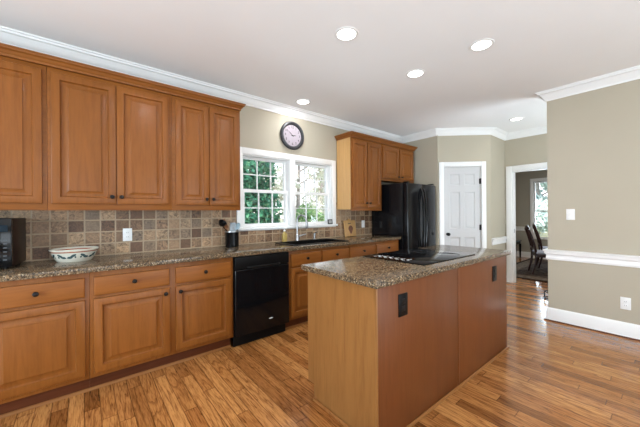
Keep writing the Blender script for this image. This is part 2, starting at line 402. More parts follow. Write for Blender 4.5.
    def build(s, name, mat, parent=None, label=None):
        bmesh.ops.recalc_face_normals(s.bm, faces=s.bm.faces)
        me = bpy.data.meshes.new(name); 
        if parent is not None and parent.name in WORLD:       # meshes are laid out in world space, then moved into the thing's own space
            s.bm.transform(WORLD[parent.name].inverted())
        s.bm.to_mesh(me); s.bm.free()
        me.materials.append(mat)
        me.polygons.foreach_set('use_smooth', [True] * len(me.polygons)); me.set_sharp_from_angle(angle=math.radians(32))
        o = bpy.data.objects.new(name, me); COL.objects.link(o)
        if parent is not None:
            o.parent = parent
            if parent.name in WORLD: WORLD[o.name] = WORLD[parent.name]
        if label: o['label'] = label
        return o
WORLD = {}
def tag(o, label, cat, group=None, kind=None):
    o['label'] = label; o['category'] = cat
    if group: o['group'] = group
    if kind: o['kind'] = kind
    return o
def thing(name, label, cat, loc=(0, 0, 0), rz=0.0, group=None, world=True, kind=None):
    o = bpy.data.objects.new(name, None); COL.objects.link(o); o.empty_display_size = 0.1
    o.location = loc; o.rotation_euler = (0, 0, rz); tag(o, label, cat, group, kind)
    if world: WORLD[o.name] = Matrix.Translation(loc) @ Matrix.Rotation(0, 4, 'Z')
    return o
def struct(name, mb, mat, label, cat):
    return tag(mb.build(name, mat), label, cat, kind='structure')
def copy_tree(o, parent=None):
    c = o.copy(); COL.objects.link(c)
    if parent is not None: c.parent = parent
    for ch in list(o.children): copy_tree(ch, c)
    return c
RX = Matrix.Rotation
def out_y(x, y, z): return Matrix.Translation((x, y, z)) @ RX(PI / 2, 4, 'X')      # local z -> world -y (towards the room)

# ------------------------------------------------------------------ setting
W, H = 3.23, 2.684
XE, XR = 4.655, 4.243
A, B = Vector((4.655, 2.522)), Vector((5.308, 1.915))
YD = 1.912; XD = 5.96
T = 0.12
XL, YB = -3.2, -3.8
struct('floor', MB().box(XL - 0.2, 10.0, YB - 0.2, 3.9, -0.10, 0.0), M_FLOOR, 'strip oak floor in warm amber planks', 'floor')
struct('ceiling', MB().box(XL - 0.2, 9.75, YB - 0.2, 3.55, H, H + 0.15), M_CEIL, 'white painted ceiling with recessed lights', 'ceiling')
WX0, WX1, WZ0, WZ1 = 1.465, 2.885, 1.115, 1.995
k = MB()
k.box(XL, WX0, W, W + 0.15, 0, H).box(WX1, XE + T, W, W + 0.15, 0, H).box(WX0, WX1, W, W + 0.15, 0, WZ0).box(WX0, WX1, W, W + 0.15, WZ1, H)
struct('wall_kitchen', k, M_WALL, 'beige wall behind the counter with the twin window', 'wall')
struct('wall_end', MB().box(XE, XE + T, 2.50, W, 0, H), M_WALL, 'short beige wall beside the refrigerator', 'wall')
dirv = (B - A).normalized(); LD = (B - A).length; angD = math.atan2(dirv.y, dirv.x)
MD = Matrix.Translation((A.x, A.y, 0)) @ RX(angD, 4, 'Z')
def diag(o): o.matrix_world = MD; return o
D0, D1, DH = 0.115, 0.735, 2.055
diag(struct('wall_pantry', MB().box(0, D0, 0, T, 0, H).box(D1, LD, 0, T, 0, H).box(D0, D1, 0, T, DH, H), M_WALL, 'diagonal beige corner wall around the white panel door', 'wall'))
struct('wall_alcove', MB().box(B.x, XD + T, YD, YD + T, 0, H), M_WALL, 'narrow beige wall between the pantry door and the doorway', 'wall')
OY0, OY1, OH = 0.80, 1.80, 2.010
struct('wall_dining_side', MB().box(XD, XD + T, OY1, YD, 0, H).box(XD, XD + T, YB, OY0, 0, H).box(XD, XD + T, OY0, OY1, OH, H), M_WALL, 'beige wall pierced by the dining room doorway', 'wall')
YE = 0.918
struct('wall_right', MB().box(XR, XR + T, YB, YE, 0, H), M_WALL, 'taupe wall on the right with white chair rail', 'wall')
# the unseen side of the room, with window openings
k = MB(); 
for a, b in ((XL, -2.2), (0.4, 1.75), (3.45, XD + T)): k.box(a, b, YB - 0.15, YB, 0, H)
for a, b in ((-2.2, 0.4), (1.75, 3.45)): k.box(a, b, YB - 0.15, YB, 0, 0.6); k.box(a, b, YB - 0.15, YB, 2.1, H)
struct('wall_back', k, M_WALL, 'beige wall behind the viewer with two wide windows', 'wall')
k = MB().box(XL - 0.15, XL, YB, -1.0, 0, H).box(XL - 0.15, XL, 1.4, W + 0.15, 0, H).box(XL - 0.15, XL, -1.0, 1.4, 0, 0.6).box(XL - 0.15, XL, -1.0, 1.4, 2.1, H)
struct('wall_left', k, M_WALL, 'beige wall on the left with one wide window', 'wall')
XF = 9.6
DWY0, DWY1, DWZ0, DWZ1 = 1.35, 2.385, 0.55, 2.10
k = MB().box(XF, XF + 0.15, -1.9, DWY0, 0, H).box(XF, XF + 0.15, DWY1, 3.55, 0, H).box(XF, XF + 0.15, DWY0, DWY1, 0, DWZ0).box(XF, XF + 0.15, DWY0, DWY1, DWZ1, H)
struct('wall_dining_far', k, plain('dining_wall_paint', (0.36, 0.335, 0.275), 0.85, tex=0.015, scale=3), 'olive taupe far wall of the dining room', 'wall')
struct('wall_dining_left', MB().box(XD + T, XF, 3.4, 3.55, 0, H), M_WALL, 'beige dining room wall beyond the doorway on the left', 'wall')
struct('wall_dining_right', MB().box(XD + T, XF, -1.9, -1.75, 0, H), M_WALL, 'beige dining room wall hidden on the right', 'wall')
struct('wall_backsplash', MB().box(-1.6, 1.385, W - 0.012, W, 0.905, 1.45).box(2.965, 3.80, W - 0.012, W, 0.905, 1.45).box(1.385, 2.965, W - 0.012, W, 0.905, 1.075), M_TILE, 'tumbled stone tile backsplash in browns and greys', 'backsplash')

CROWN = [(0, H), (0, H - 0.105), (0.010, H - 0.105), (0.014, H - 0.088), (0.026, H - 0.078), (0.036, H - 0.055), (0.058, H - 0.030), (0.072, H - 0.026), (0.076, H - 0.012), (0.088, H - 0.010), (0.090, H)]
BASEB = [(0, 0), (0.026, 0), (0.026, 0.016), (0.016, 0.020), (0.016, 0.125), (0.010, 0.142), (0.004, 0.150), (0, 0.150)]
RAIL = [(0, 0.715), (0.012, 0.716), (0.016, 0.738), (0.012, 0.748), (0.014, 0.776), (0.028, 0.786), (0.030, 0.812), (0.040, 0.818), (0.040, 0.830), (0, 0.834)]
e = 0.0015
perim = [(XL, W - e), (XE - e, W - e), (XE - e, A.y + e * 0), (B.x - e, B.y - e), (XD - e, YD - e), (XD - e, YB)]
struct('trim_1', MB().sweep(perim, CROWN), M_TRIM, 'white crown moulding above the cabinets and pantry corner', 'crown moulding')
rwp = [(XR + T + e, YB), (XR + T + e, YE + e), (XR - e, YE + e), (XR - e, YB)]
struct('trim_2', MB().sweep(rwp, CROWN), M_TRIM, 'white crown moulding along the right taupe wall', 'crown moulding')
struct('trim_3', MB().sweep(rwp, RAIL), M_TRIM, 'white chair rail along the right taupe wall', 'chair rail')
struct('baseboard_right', MB().sweep(rwp, BASEB), M_TRIM, 'tall white baseboard along the right taupe wall', 'baseboard')
struct('trim_8', MB().sweep([(XR + T + 0.028, YB), (XR + T + 0.028, YE + 0.028), (XR - 0.028, YE + 0.028), (XR - 0.028, YB)], [(0, 0), (0.010, 0), (0.009, 0.008), (0.004, 0.013), (0, 0.014)]), M_WOODD, 'thin stained shoe moulding along the right baseboard', 'shoe moulding')
al = [(B.x + 0.01, YD - e), (XD - e, YD - e)]
struct('trim_4', MB().sweep(al, RAIL), M_TRIM, 'short white chair rail beside the pantry door', 'chair rail')
struct('baseboard_alcove', MB().sweep(al, BASEB), M_TRIM, 'short white baseboard beside the dining doorway', 'baseboard')
far = [(XF - e, 3.4), (XF - e, -1.75)]
RAILD = [(o, z + 0.02) for o, z in RAIL]
struct('trim_5', MB().sweep([(XF - e, 3.4), (XF - e, DWY1 + 0.08)], RAILD), M_TRIM, 'white chair rail on the dining room far wall', 'chair rail')
struct('baseboard_dining', MB().sweep(far, BASEB), M_TRIM, 'white baseboard along the dining room far wall', 'baseboard')
# doorway casing to the dining room
def casing_x(x, y0, y1, h, w_, t, both=True):
    q = MB()
    for xx0, xx1 in ((x - t, x),) + (((x + T, x + T + t),) if both else ()):
        q.box(xx0, xx1, y1, y1 + w_, 0, h + w_, 0.004).box(xx0, xx1, y0 - w_, y0, 0, h + w_, 0.004).box(xx0, xx1, y0 + 0.0005, y1 - 0.0005, h, h + w_, 0.004)
    q.box(x - 0.002, x + T + 0.002, y1 - 0.018, y1 - 0.0005, 0, h).box(x - 0.002, x + T + 0.002, y0 + 0.0005, y0 + 0.018, 0, h).box(x - 0.002, x + T + 0.002, y0 + 0.018, y1 - 0.018, h - 0.018, h - 0.0005)
    return q
dc = struct('trim_6', casing_x(XD - e, OY0, OY1, OH, 0.088, 0.02), M_TRIM, 'white casing around the dining room doorway', 'door casing')
MB().box(XD + 0.03, XD + 0.055, OY1 - 0.022, OY1 - 0.0175, 0.90, 0.97).build('strike_plate', M_STEEL, dc)
# pantry door casing and door, in the diagonal wall's own frame
q = MB(); cw = 0.075
q.box(D0 - cw, D0, -0.02, -0.001, 0, DH + cw, 0.004).box(D1, D1 + cw, -0.02, -0.001, 0, DH + cw, 0.004).box(D0 + 0.0005, D1 - 0.0005, -0.02, -0.001, DH, DH + cw, 0.004)
q.box(D0 + 0.0005, D0 + 0.008, 0.0, T, 0, DH).box(D1 - 0.008, D1 - 0.0005, 0.0, T, 0, DH).box(D0 + 0.008, D1 - 0.008, 0.0, T, DH - 0.008, DH - 0.0005)
diag(struct('trim_7', q, M_TRIM, 'white casing around the six-panel pantry door', 'door casing'))
a0, a1, zt, yf, yb_ = D0 + 0.011, D1 - 0.011, DH - 0.012, 0.008, 0.043
cols = [(a0 + 0.088, a0 + 0.263), (a1 - 0.263, a1 - 0.088)]
rows = [(0.20, 0.85), (1.00, 1.62), (1.735, 1.925)]
q = MB()
xs = [a0, cols[0][0], cols[0][1], cols[1][0], cols[1][1], a1]
for i in (0, 2, 4): q.box(xs[i], xs[i + 1], yf, yb_, 0.008, zt)
zz = [0.008, rows[0][0], rows[0][1], rows[1][0], rows[1][1], rows[2][0], rows[2][1], zt]
for c0, c1 in cols:
    for i in (0, 2, 4, 6): q.box(c0, c1, yf, yb_, zz[i], zz[i + 1])
    for z0, z1 in rows: q.rings(c0, c1, z0, z1, [(0, yf), (0.006, yf + 0.007), (0.016, yf + 0.011), (0.022, yf + 0.011), (0.042, yf + 0.003), (0.046, yf + 0.003)])
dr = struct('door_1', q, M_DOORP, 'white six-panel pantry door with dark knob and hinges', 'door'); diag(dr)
kb = MB().lathe([(0.026, 0), (0.026, 0.004), (0.010, 0.008), (0.010, 0.028), (0.022, 0.034), (0.029, 0.046), (0.026, 0.058), (0.012, 0.065), (0, 0.066)], out_y(a0 + 0.055, yf, 0.905)).build('knob', M_KNOB, dr, 'dark bronze door knob')
for z in (0.30, 1.02, 1.80):
    MB().lathe([(0, 0), (0.008, 0), (0.008, 0.095), (0, 0.095)], Matrix.Translation((D1 - 0.009, -0.006, z - 0.047)), n=10).box(D1 - 0.03, D1 - 0.009, yf - 0.003, yf, z - 0.045, z + 0.045).build('hinge', M_KNOB, dr, 'black door hinge')

# ------------------------------------------------------------------ kitchen window
wn = thing('window_1', 'white twin double-hung window over the sink', 'window', (2.175, W, WZ0), kind='structure')
q = MB()
for x0, x1, z0, z1 in ((WX0 - 0.075, WX0, WZ0, WZ1 + 0.075), (WX1, WX1 + 0.075, WZ0, WZ1 + 0.075), (WX0, WX1, WZ1, WZ1 + 0.075), (2.13, 2.22, WZ0, WZ1)):
    q.box(x0, x1, W - 0.02, W - 0.001, z0, z1, 0.004)
q.build('window_casing', M_TRIM, wn)
q = MB().box(WX0 + .0005, WX0 + 0.012, W, W + 0.149, WZ0, WZ1 - .0005).box(WX1 - 0.012, WX1 - .0005, W, W + 0.149, WZ0, WZ1 - .0005).box(WX0 + 0.012, WX1 - 0.012, W, W + 0.149, WZ1 - 0.012, WZ1 - .0005).box(2.13, 2.22, W, W + 0.149, WZ0, WZ1 - 0.012)
q.build('window_jamb', M_TRIM, wn)
MB().box(WX0 - 0.085, WX1 + 0.085, W - 0.050, W - 0.001, WZ0 - 0.028, WZ0 - .001, 0.006).box(WX0 + .0005, WX1 - .0005, W - 0.001, W + 0.149, WZ0 + .0005, WZ0 + 0.01).box(WX0 - 0.07, WX1 + 0.07, W - 0.018, W - 0.001, WZ0 - 0.042, WZ0 - 0.028, 0.003).build('window_sill', M_TRIM, wn)
def sash(x0, x1, z0, z1, y, st, rb, rtp):
    q = MB()
    q.box(x0, x0 + st, y, y + 0.034, z0, z1).box(x1 - st, x1, y, y + 0.034, z0, z1).box(x0 + st, x1 - st, y, y + 0.034, z0, z0 + rb).box(x0 + st, x1 - st, y, y + 0.034, z1 - rtp, z1)
    s = q.build('sash', M_TRIM, wn)
    gx0, gx1, gz0, gz1 = x0 + st, x1 - st, z0 + rb, z1 - rtp
    q = MB()
    for i in (1, 2):
        c = gx0 + (gx1 - gx0) * i / 3; q.box(c - 0.0055, c + 0.0055, y + 0.006, y + 0.028, gz0, gz1)
    c = (gz0 + gz1) / 2; q.box(gx0, gx1, y + 0.0065, y + 0.0275, c - 0.0055, c + 0.0055)
    q.build('muntin_grid', M_TRIM, s)
    MB().box(gx0, gx1, y + 0.0155, y + 0.0185, gz0, gz1).build('pane', M_GLASS, s)
for x0, x1 in ((WX0 + 0.012, 2.13), (2.22, WX1 - 0.012)):
    sash(x0, x1, 1.545, WZ1 - 0.012, W + 0.075, 0.034, 0.036, 0.03)
    sash(x0, x1, WZ0 + 0.011, 1.58, W + 0.038, 0.034, 0.03, 0.036)
# dining room window
wd = thing('window_2', 'tall white sash window in the dining room', 'window', (XF, 1.86, DWZ0), kind='structure')
q = MB()
for y0, y1, z0, z1 in ((DWY1, DWY1 + 0.075, DWZ0, DWZ1 + 0.085), (DWY0 - 0.085, DWY0, DWZ0, DWZ1 + 0.085), (DWY0, DWY1, DWZ1, DWZ1 + 0.085), (DWY0 - 0.09, DWY1 + 0.09, DWZ0 - 0.03, DWZ0)):
    q.box(XF - 0.022, XF - 0.001, y0, y1, z0, z1, 0.004)
q.build('window_casing', M_TRIM, wd)
for z0, z1, x in ((DWZ0 + .001, 1.31, XF + 0.01), (1.275, DWZ1 - .001, XF + 0.046)):
    s = MB().box(x, x + 0.035, DWY0 + .001, DWY0 + 0.03, z0, z1).box(x, x + 0.035, DWY1 - 0.03, DWY1 - .001, z0, z1).box(x, x + 0.035, DWY0 + 0.03, DWY1 - 0.03, z0, z0 + 0.036).box(x, x + 0.035, DWY0 + 0.03, DWY1 - 0.03, z1 - 0.036, z1).build('sash', M_TRIM, wd)
    MB().box(x + 0.015, x + 0.018, DWY0 + 0.03, DWY1 - 0.03, z0 + 0.036, z1 - 0.036).build('pane', M_GLASS, s)

# ------------------------------------------------------------------ cabinets
YU, YUF = 2.890, 2.910         # upper door face, upper face frame
YBD, YBF = 2.600, 2.620        # base door face, base face frame
KN = [(0, 0), (0.0085, 0), (0.0085, 0.003), (0.0055, 0.006), (0.0055, 0.012), (0.0125, 0.017), (0.0165, 0.023), (0.0145, 0.029), (0.007, 0.032), (0, 0.0325)]
def knob(x, y, z, parent): return MB().lathe(KN, out_y(x, y, z), n=16).build('knob', M_KNOB, parent, 'dark bronze round knob')
def raised(x0, x1, z0, z1, yf, th=0.0195):
    return MB().rings(x0, x1, z0, z1, [(0, yf + th), (0, yf + 0.005), (0.0015, yf + 0.002), (0.005, yf), (0.049, yf), (0.0515, yf + 0.004), (0.054, yf + 0.0155), (0.058, yf + 0.0185), (0.068, yf + 0.0185), (0.098, yf + 0.005), (0.0995, yf + 0.0012), (0.1015, yf + 0.001)], back=True)
def slab(x0, x1, z0, z1, yf, th=0.0195):
    return MB().rings(x0, x1, z0, z1, [(0, yf + th), (0, yf + 0.008), (0.002, yf + 0.004), (0.007, yf + 0.001), (0.012, yf)], back=True)
def upper(name, label, x0, x1, z0, z1, doors, dz0, dz1, group, kz, endp=None):
    t = thing(name, label, 'cabinet', ((x0 + x1) / 2, W - 0.001, z0), group=group)
    MB().box(x0 + 0.001, x1 - 0.001, YUF + 0.018, W - 0.014, z0 + 0.02, z1).build('carcass', M_WOODLIT if endp else M_WOOD, t)
    q = MB().box(x0 + .0005, x1 - .0005, YUF, YUF + 0.018, z0, z1, 0.0012)
    q.box(x0 + .0005, x1 - .0005, YUF + 0.018, YUF + 0.03, z0, z0 + 0.02)
    q.build('face_frame', M_WOODH, t)
    for d0, d1, side in doors:
        d = raised(d0, d1, dz0, dz1, YU).build('door', M_WOOD, t)
        if side: knob(d1 - 0.03 if side > 0 else d0 + 0.03, YU, kz, d)
    return t
ZU, ZUT = 1.316, 2.375
g1 = 'wall cabinets left of the window'
upper('wall_cabinet', 'maple wall cabinet at the far left edge, above the microwave', -1.04, -0.2005, ZU, ZUT, [(-1.02, -0.645, 1), (-0.640, -0.226, -1)], 1.366, 2.340, g1, 1.424)
upper('wall_cabinet', 'wide maple double-door wall cabinet above the painted bowl', -0.2, 0.6345, ZU, ZUT, [(-0.179, 0.2145, 1), (0.2185, 0.607, -1)], 1.366, 2.340, g1, 1.424)
upper('wall_cabinet', 'maple double-door wall cabinet with its right end next to the window', 0.635, 1.298, ZU, ZUT, [(0.662, 0.968, 1), (0.972, 1.277, -1)], 1.366, 2.340, g1, 1.424)
g2 = 'wall cabinets right of the window'
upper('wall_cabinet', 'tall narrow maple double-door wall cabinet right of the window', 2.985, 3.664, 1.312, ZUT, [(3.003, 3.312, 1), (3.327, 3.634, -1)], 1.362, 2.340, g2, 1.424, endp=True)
upper('wall_cabinet', 'short maple double-door wall cabinet above the black refrigerator', 3.665, 4.575, 1.795, ZUT, [(3.690, 4.113, 1), (4.150, 4.535, -1)], 1.835, 2.340, g2, 1.872)
CC = [(0, 2.3765), (0.006, 2.3765), (0.008, 2.392), (0.016, 2.397), (0.024, 2.412), (0.038, 2.420), (0.040, 2.432), (0.044, 2.434), (0.044, 2.442), (0, 2.442)]
t = thing('cabinet_cornice', 'maple crown strip topping the cabinets left of the window', 'cornice', (0.13, W - 0.001, 2.376))
MB().sweep([(-1.04, W - 0.014), (-1.04, YUF - 0.012), (1.298, YUF - 0.012), (1.298, W - 0.014)], CC).build('moulding', M_WOODH, t)
MB().box(-1.039, 1.297, YUF - 0.011, W - 0.014, 2.3765, 2.386).build('cover_board', M_WOODH, t)
t = thing('cabinet_cornice', 'maple crown strip topping the cabinets above the refrigerator', 'cornice', (3.78, W - 0.001, 2.376))
MB().sweep([(2.985, W - 0.014), (2.985, YUF - 0.012), (4.575, YUF - 0.012), (4.575, W - 0.014)], CC).build('moulding', M_WOODH, t)
MB().box(2.986, 4.574, YUF - 0.011, W - 0.014, 2.3765, 2.386).build('cover_board', M_WOODH, t)

def base(name, label, x0, x1, fronts, group):
    """fronts: (x0, x1, door knob side)"""
    t = thing(name, label, 'cabinet', ((x0 + x1) / 2, W - 0.001, 0), group=group)
    MB().box(x0 + 0.001, x1 - 0.001, YBF + 0.018, W - 0.02, 0.118, 0.70).build('carcass', M_WOOD, t)
    MB().box(x0 + .0005, x1 - .0005, YBF, YBF + 0.018, 0.118, 0.8745, 0.0012).build('face_frame', M_WOOD, t)
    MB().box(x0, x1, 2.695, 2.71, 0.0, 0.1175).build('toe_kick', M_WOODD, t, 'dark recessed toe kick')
    MB().sweep([(x0, 2.6945), (x1, 2.6945)], [(0, 0), (0.014, 0), (0.014, 0.008), (0.010, 0.016), (0.004, 0.020), (0, 0.020)]).build('shoe_moulding', M_SHOE, t)
    for a, b, side in fronts:
        d = slab(a, b, 0.700, 0.837, YBD).build('drawer_front', M_WOODH, t); knob((a + b) / 2, YBD, 0.774, d)
        d = raised(a, b, 0.148, 0.681, YBD).build('door', M_WOOD, t)
        if side: knob(b - 0.033 if side > 0 else a + 0.033, YBD, 0.638, d)
    return t
g3 = 'base cabinets under the long counter'
base('base_cabinet', 'maple base cabinet at the far left edge, below the microwave', -0.51, 0.0315, [(-0.483, 0.009, -1)], g3)
base('base_cabinet', 'maple base cabinet outside the left edge of the photo', -1.052, -0.5105, [(-1.025, -0.533, 1)], g3)
base('base_cabinet', 'wide maple two-drawer base cabinet left of the black dishwasher', 0.032, 1.0885, [(0.055, 0.546, 1), (0.591, 1.065, -1)], g3)
base('base_cabinet', 'maple sink base cabinet right of the black dishwasher', 1.708, 2.6245, [(1.738, 2.159, 1), (2.183, 2.612, -1)], g3)
base('base_cabinet', 'maple base cabinet at the counter end by the refrigerator', 2.625, 3.695, [(2.640, 3.138, 1), (3.168, 3.672, -1)], g3)

# long worktop with the sink cut-out
SX0, SX1, SY0, SY1 = 1.86, 2.64, 2.70, 3.06
CX0, CX1, CY0, CY1 = -1.07, 3.705, 2.578, W - 0.013
q = MB().box(CX0, SX0, CY0, CY1, 0.876, 0.914, 0.003).box(SX1, CX1, CY0, CY1, 0.876, 0.914, 0.003).box(SX0 - 0.004, SX1 + 0.004, CY0, SY0, 0.876, 0.914, 0.003).box(SX0 - 0.004, SX1 + 0.004, SY1, CY1, 0.876, 0.914, 0.003)
tag(q.build('countertop', M_GRANITE), 'long brown granite countertop along the window wall', 'countertop')
t = thing('kitchen_sink', 'black sink with a flat rim, in the counter below the window', 'sink', (2.25, 2.88, 0.70))
q = MB()
q.box(SX0 - 0.012, SX0, SY0 - 0.012, SY1 + 0.012, 0.715, 0.8755).box(SX1, SX1 + 0.012, SY0 - 0.012, SY1 + 0.012, 0.715, 0.8755).box(SX0, SX1, SY0 - 0.012, SY0, 0.715, 0.8755).box(SX0, SX1, SY1, SY1 + 0.012, 0.715, 0.8755).box(SX0 - .012, SX1 + .012, SY0 - .012, SY1 + .012, 0.703, 0.715)
L_ = 0.010
q.box(SX0 + .0005, SX0 + L_, SY0 + .0005, SY1 - .0005, 0.8756, 0.9215).box(SX1 - L_, SX1 - .0005, SY0 + .0005, SY1 - .0005, 0.8756, 0.9215).box(SX0 + L_, SX1 - L_, SY0 + .0005, SY0 + L_, 0.8756, 0.9215).box(SX0 + L_, SX1 - L_, SY1 - L_, SY1 - .0005, 0.8756, 0.9215)
q.build('basin', M_BLACKM, t)
RM = 0.034
MB().box(SX0 - RM, SX1 + RM, SY0 - RM, SY0 - 0.001, 0.9145, 0.922, 0.003).box(SX0 - RM, SX1 + RM, SY1 + 0.001, SY1 + RM, 0.9145, 0.922, 0.003).box(SX0 - RM, SX0 - 0.001, SY0 - 0.0015, SY1 + 0.0015, 0.9145, 0.922, 0.003).box(SX1 + 0.001, SX1 + RM, SY0 - 0.0015, SY1 + 0.0015, 0.9145, 0.922, 0.003).build('rim', M_BLACKM, t); MB().lathe([(0.045, 0), (0.045, 0.003), (0.03, 0.002), (0, 0.002)], Matrix.Translation((2.25, 2.88, 0.7155))).build('drain', M_STEEL, t, 'steel sink drain')

# dishwasher
t = thing('dishwasher', 'black dishwasher built in between the maple base cabinets', 'dishwasher', (1.3985, 2.9, 0))
MB().box(1.095, 1.702, 2.625, W - 0.03, 0.10, 0.872).build('tub', M_BLACKM, t)
MB().box(1.099, 1.698, 2.590, 2.6245, 0.115, 0.745, 0.006, 3).build('door', M_BLACK, t)
MB().box(1.099, 1.698, 2.590, 2.6245, 0.752, 0.868, 0.005, 3).build('control_panel', M_BLACKM, t)
q = MB().tube([(1.22, 2.588, 0.762), (1.25, 2.562, 0.764), (1.40, 2.558, 0.764), (1.55, 2.562, 0.764), (1.58, 2.588, 0.762)], 0.010, 10); q.build('handle', M_BLACKM, t)
MB().box(1.105, 1.692, 2.66, 2.672, 0.001, 0.11, 0.002).build('kick_plate', M_BLACKM, t)
q = MB().lathe([(0, 0), (1, 0), (1, 0.002), (0, 0.002)], out_y(1.475, 2.590, 0.215), sx=0.022, sy=0.005); q.build('emblem', M_SILVER, t, 'small silver oval emblem')

# refrigerator
t = thing('refrigerator', 'black side-by-side refrigerator next to the pantry door', 'refrigerator', (4.17, 2.9, 0))
FX0, FX1, FZ = 3.765, 4.585, 1.735
MB().box(FX0, FX1, 2.585, W - 0.03, 0.02, FZ, 0.008).build('cabinet_body', M_FRIDGE, t)
FG = 4.165
for a, b in ((FX0 + 0.002, FG - 0.004), (FG + 0.004, FX1 - 0.002)):
    d = MB().box(a, b, 2.500, 2.580, 0.10, FZ - 0.004, 0.016, 4).build('door', M_FRIDGE, t)
    s_ = b - 0.03 if a < FG - 0.1 else a + 0.03
    sg = -1 if a < FG - 0.1 else 1
    zs = np.linspace(0.62, 1.66, 17)
    MB().tube([(s_ + sg * 0.0, 2.500 - 0.055 * math.sin(PI * (z - 0.62) / 1.04) ** 0.5 if 0.62 < z < 1.66 else 2.502, z) for z in zs], 0.0125, 10).build('handle', M_BLACK, d, 'long bowed black door handle')
MB().box(FX0 + 0.01, FX1 - 0.01, 2.53, 2.584, 0.005, 0.09, 0.004).build('kick_plate', M_BLACKM, t)
for a in (FX0 + 0.06, FX1 - 0.06): MB().box(a - 0.03, a + 0.03, 2.52, 2.60, FZ + .0005, FZ + 0.018, 0.004).build('hinge_cover', M_BLACKM, t)

# ------------------------------------------------------------------ island
IX, IY, IR = 1.2175, 1.0026, math.radians(-0.7955)
MI = Matrix.Translation((IX, IY, 0)) @ RX(IR, 4, 'Z')
isl = thing('kitchen_island', 'maple kitchen island with a granite top and cooktop', 'island', (IX, IY, 0), IR, world=False)
IL, ID = 1.853, 0.625
MB().box(0.012, IL - 0.008, 0.012, ID - 0.076, 0.0, 0.875).build('carcass', M_WOODS, isl)
MB().prism([(y, z) for y, z in ((0.003, 0.0), (ID - 0.068, 0.0), (ID - 0.068, 0.105), (ID, 0.105), (ID, 0.8755), (0.003, 0.8755))], 0.014, Matrix(((0, 1, 0, -0.003), (1, 0, 0, 0), (0, 0, 1, 0), (0, 0, 0, 1)))).build('end_panel', M_WOODE, isl, 'maple end panel of the island, lit tone painted in')
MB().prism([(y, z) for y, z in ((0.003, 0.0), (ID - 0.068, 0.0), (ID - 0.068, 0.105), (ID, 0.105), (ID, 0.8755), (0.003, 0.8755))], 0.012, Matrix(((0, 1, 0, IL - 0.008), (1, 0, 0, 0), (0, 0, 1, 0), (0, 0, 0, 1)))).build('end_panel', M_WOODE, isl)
SEAM = 0.905
for a, b in ((0.006, SEAM - 0.002), (SEAM + 0.014, IL - 0.004)):
    MB().box(a, b, 0.0, 0.012, 0.0, 0.8755, 0.0015).build('side_panel', M_WOODS, isl, 'maple side panel of the island, shade painted in')
MB().box(SEAM - 0.0015, SEAM + 0.0135, -0.003, 0.012, 0.0, 0.8755, 0.002).build('seam_strip', M_WOODS, isl)
MB().box(-0.006, 0.0055, -0.003, 0.0115, 0.0, 0.8755, 0.003).build('corner_strip', M_WOODE, isl)
q = MB().sweep([(IL + 0.0045, 0.55), (IL + 0.0045, -0.0035), (-0.0065, -0.0035), (-0.0065, ID - 0.068)][::-1], [(0, 0), (0.011, 0), (0.011, 0.006), (0.008, 0.013), (0.003, 0.016), (0, 0.016)])
# travel from far-left back corner round the front: room lies to the right only if reversed, so mirror when needed
q.build('shoe_moulding', M_SHOE, isl)
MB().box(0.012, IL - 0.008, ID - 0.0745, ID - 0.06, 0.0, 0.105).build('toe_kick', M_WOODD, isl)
MB().box(0.0125, IL - 0.0085, ID - 0.0735, ID - 0.002, 0.1055, 0.875).build('face_frame', M_WOOD, isl)
FB = Matrix.Translation((0, ID, 0)) @ Matrix.Diagonal((1, -1, 1, 1)) @ Matrix.Translation((0, 0.018, 0))
for a, b, s_ in ((0.05, 0.49, 1), (0.51, 0.95, -1), (0.97, 1.38, 1), (1.40, 1.81, -1)):
    m_ = raised(a, b, 0.148, 0.84, 0.0); m_.bm.transform(Matrix.Translation((0, ID + 0.018, 0)) @ Matrix.Diagonal((1, -1, 1, 1))); d = m_.build('door', M_WOOD, isl)
    kx = b - 0.033 if s_ > 0 else a + 0.033
    MB().lathe(KN, Matrix.Translation((kx, ID + 0.018, 0.78)) @ RX(-PI / 2, 4, 'X'), n=16).build('knob', M_KNOB, d, 'dark bronze round knob')
def islplate(x, z):
    o = MB().box(x - 0.043, x + 0.043, -0.007, -0.0002, z - 0.066, z + 0.066, 0.003).build('outlet_plate', M_BLACKM, isl, 'black outlet plate')
    MB().box(x - 0.017, x + 0.017, -0.0095, -0.007, z - 0.036, z - 0.006, 0.002).box(x - 0.017, x + 0.017, -0.0095, -0.007, z + 0.006, z + 0.036, 0.002).build('socket', M_KNOB, o)
islplate(0.228, 0.740); islplate(1.565, 0.740)
ct = MB().box(-0.032, 1.905, -0.022, 0.668, 0.8765, 0.914, 0.005, 3); ct.bm.transform(MI)
ctop = tag(ct.build('island_countertop', M_GRANITE), 'brown granite countertop of the island, around the black cooktop', 'countertop')
t = thing('cooktop', 'black glass cooktop set into the island countertop', 'cooktop', (MI @ Vector((0.98, 0.362, 0.9145))), IR, world=False)
cw_, cd_ = 0.395, 0.285
MB().box(-cw_, cw_, -cd_, cd_, 0, 0.006, 0.002).build('glass_top', M_GLASSTOP, t)
M_BURN = plain('burner_print', (0.018, 0.018, 0.02), 0.2, spec=0.1)
for x, y, r in ((-0.12, 0.14, 0.085), (0.22, 0.14, 0.075), (0.20, -0.13, 0.105), (-0.13, -0.13, 0.07)):
    q = MB().lathe([(r, 0.0061), (r, 0.0066), (r - 0.003, 0.0066), (r - 0.003, 0.0061)], Matrix.Translation((x, y, 0)), n=40, cap=False); q.build('burner_ring', M_BURN, t)
q = MB()
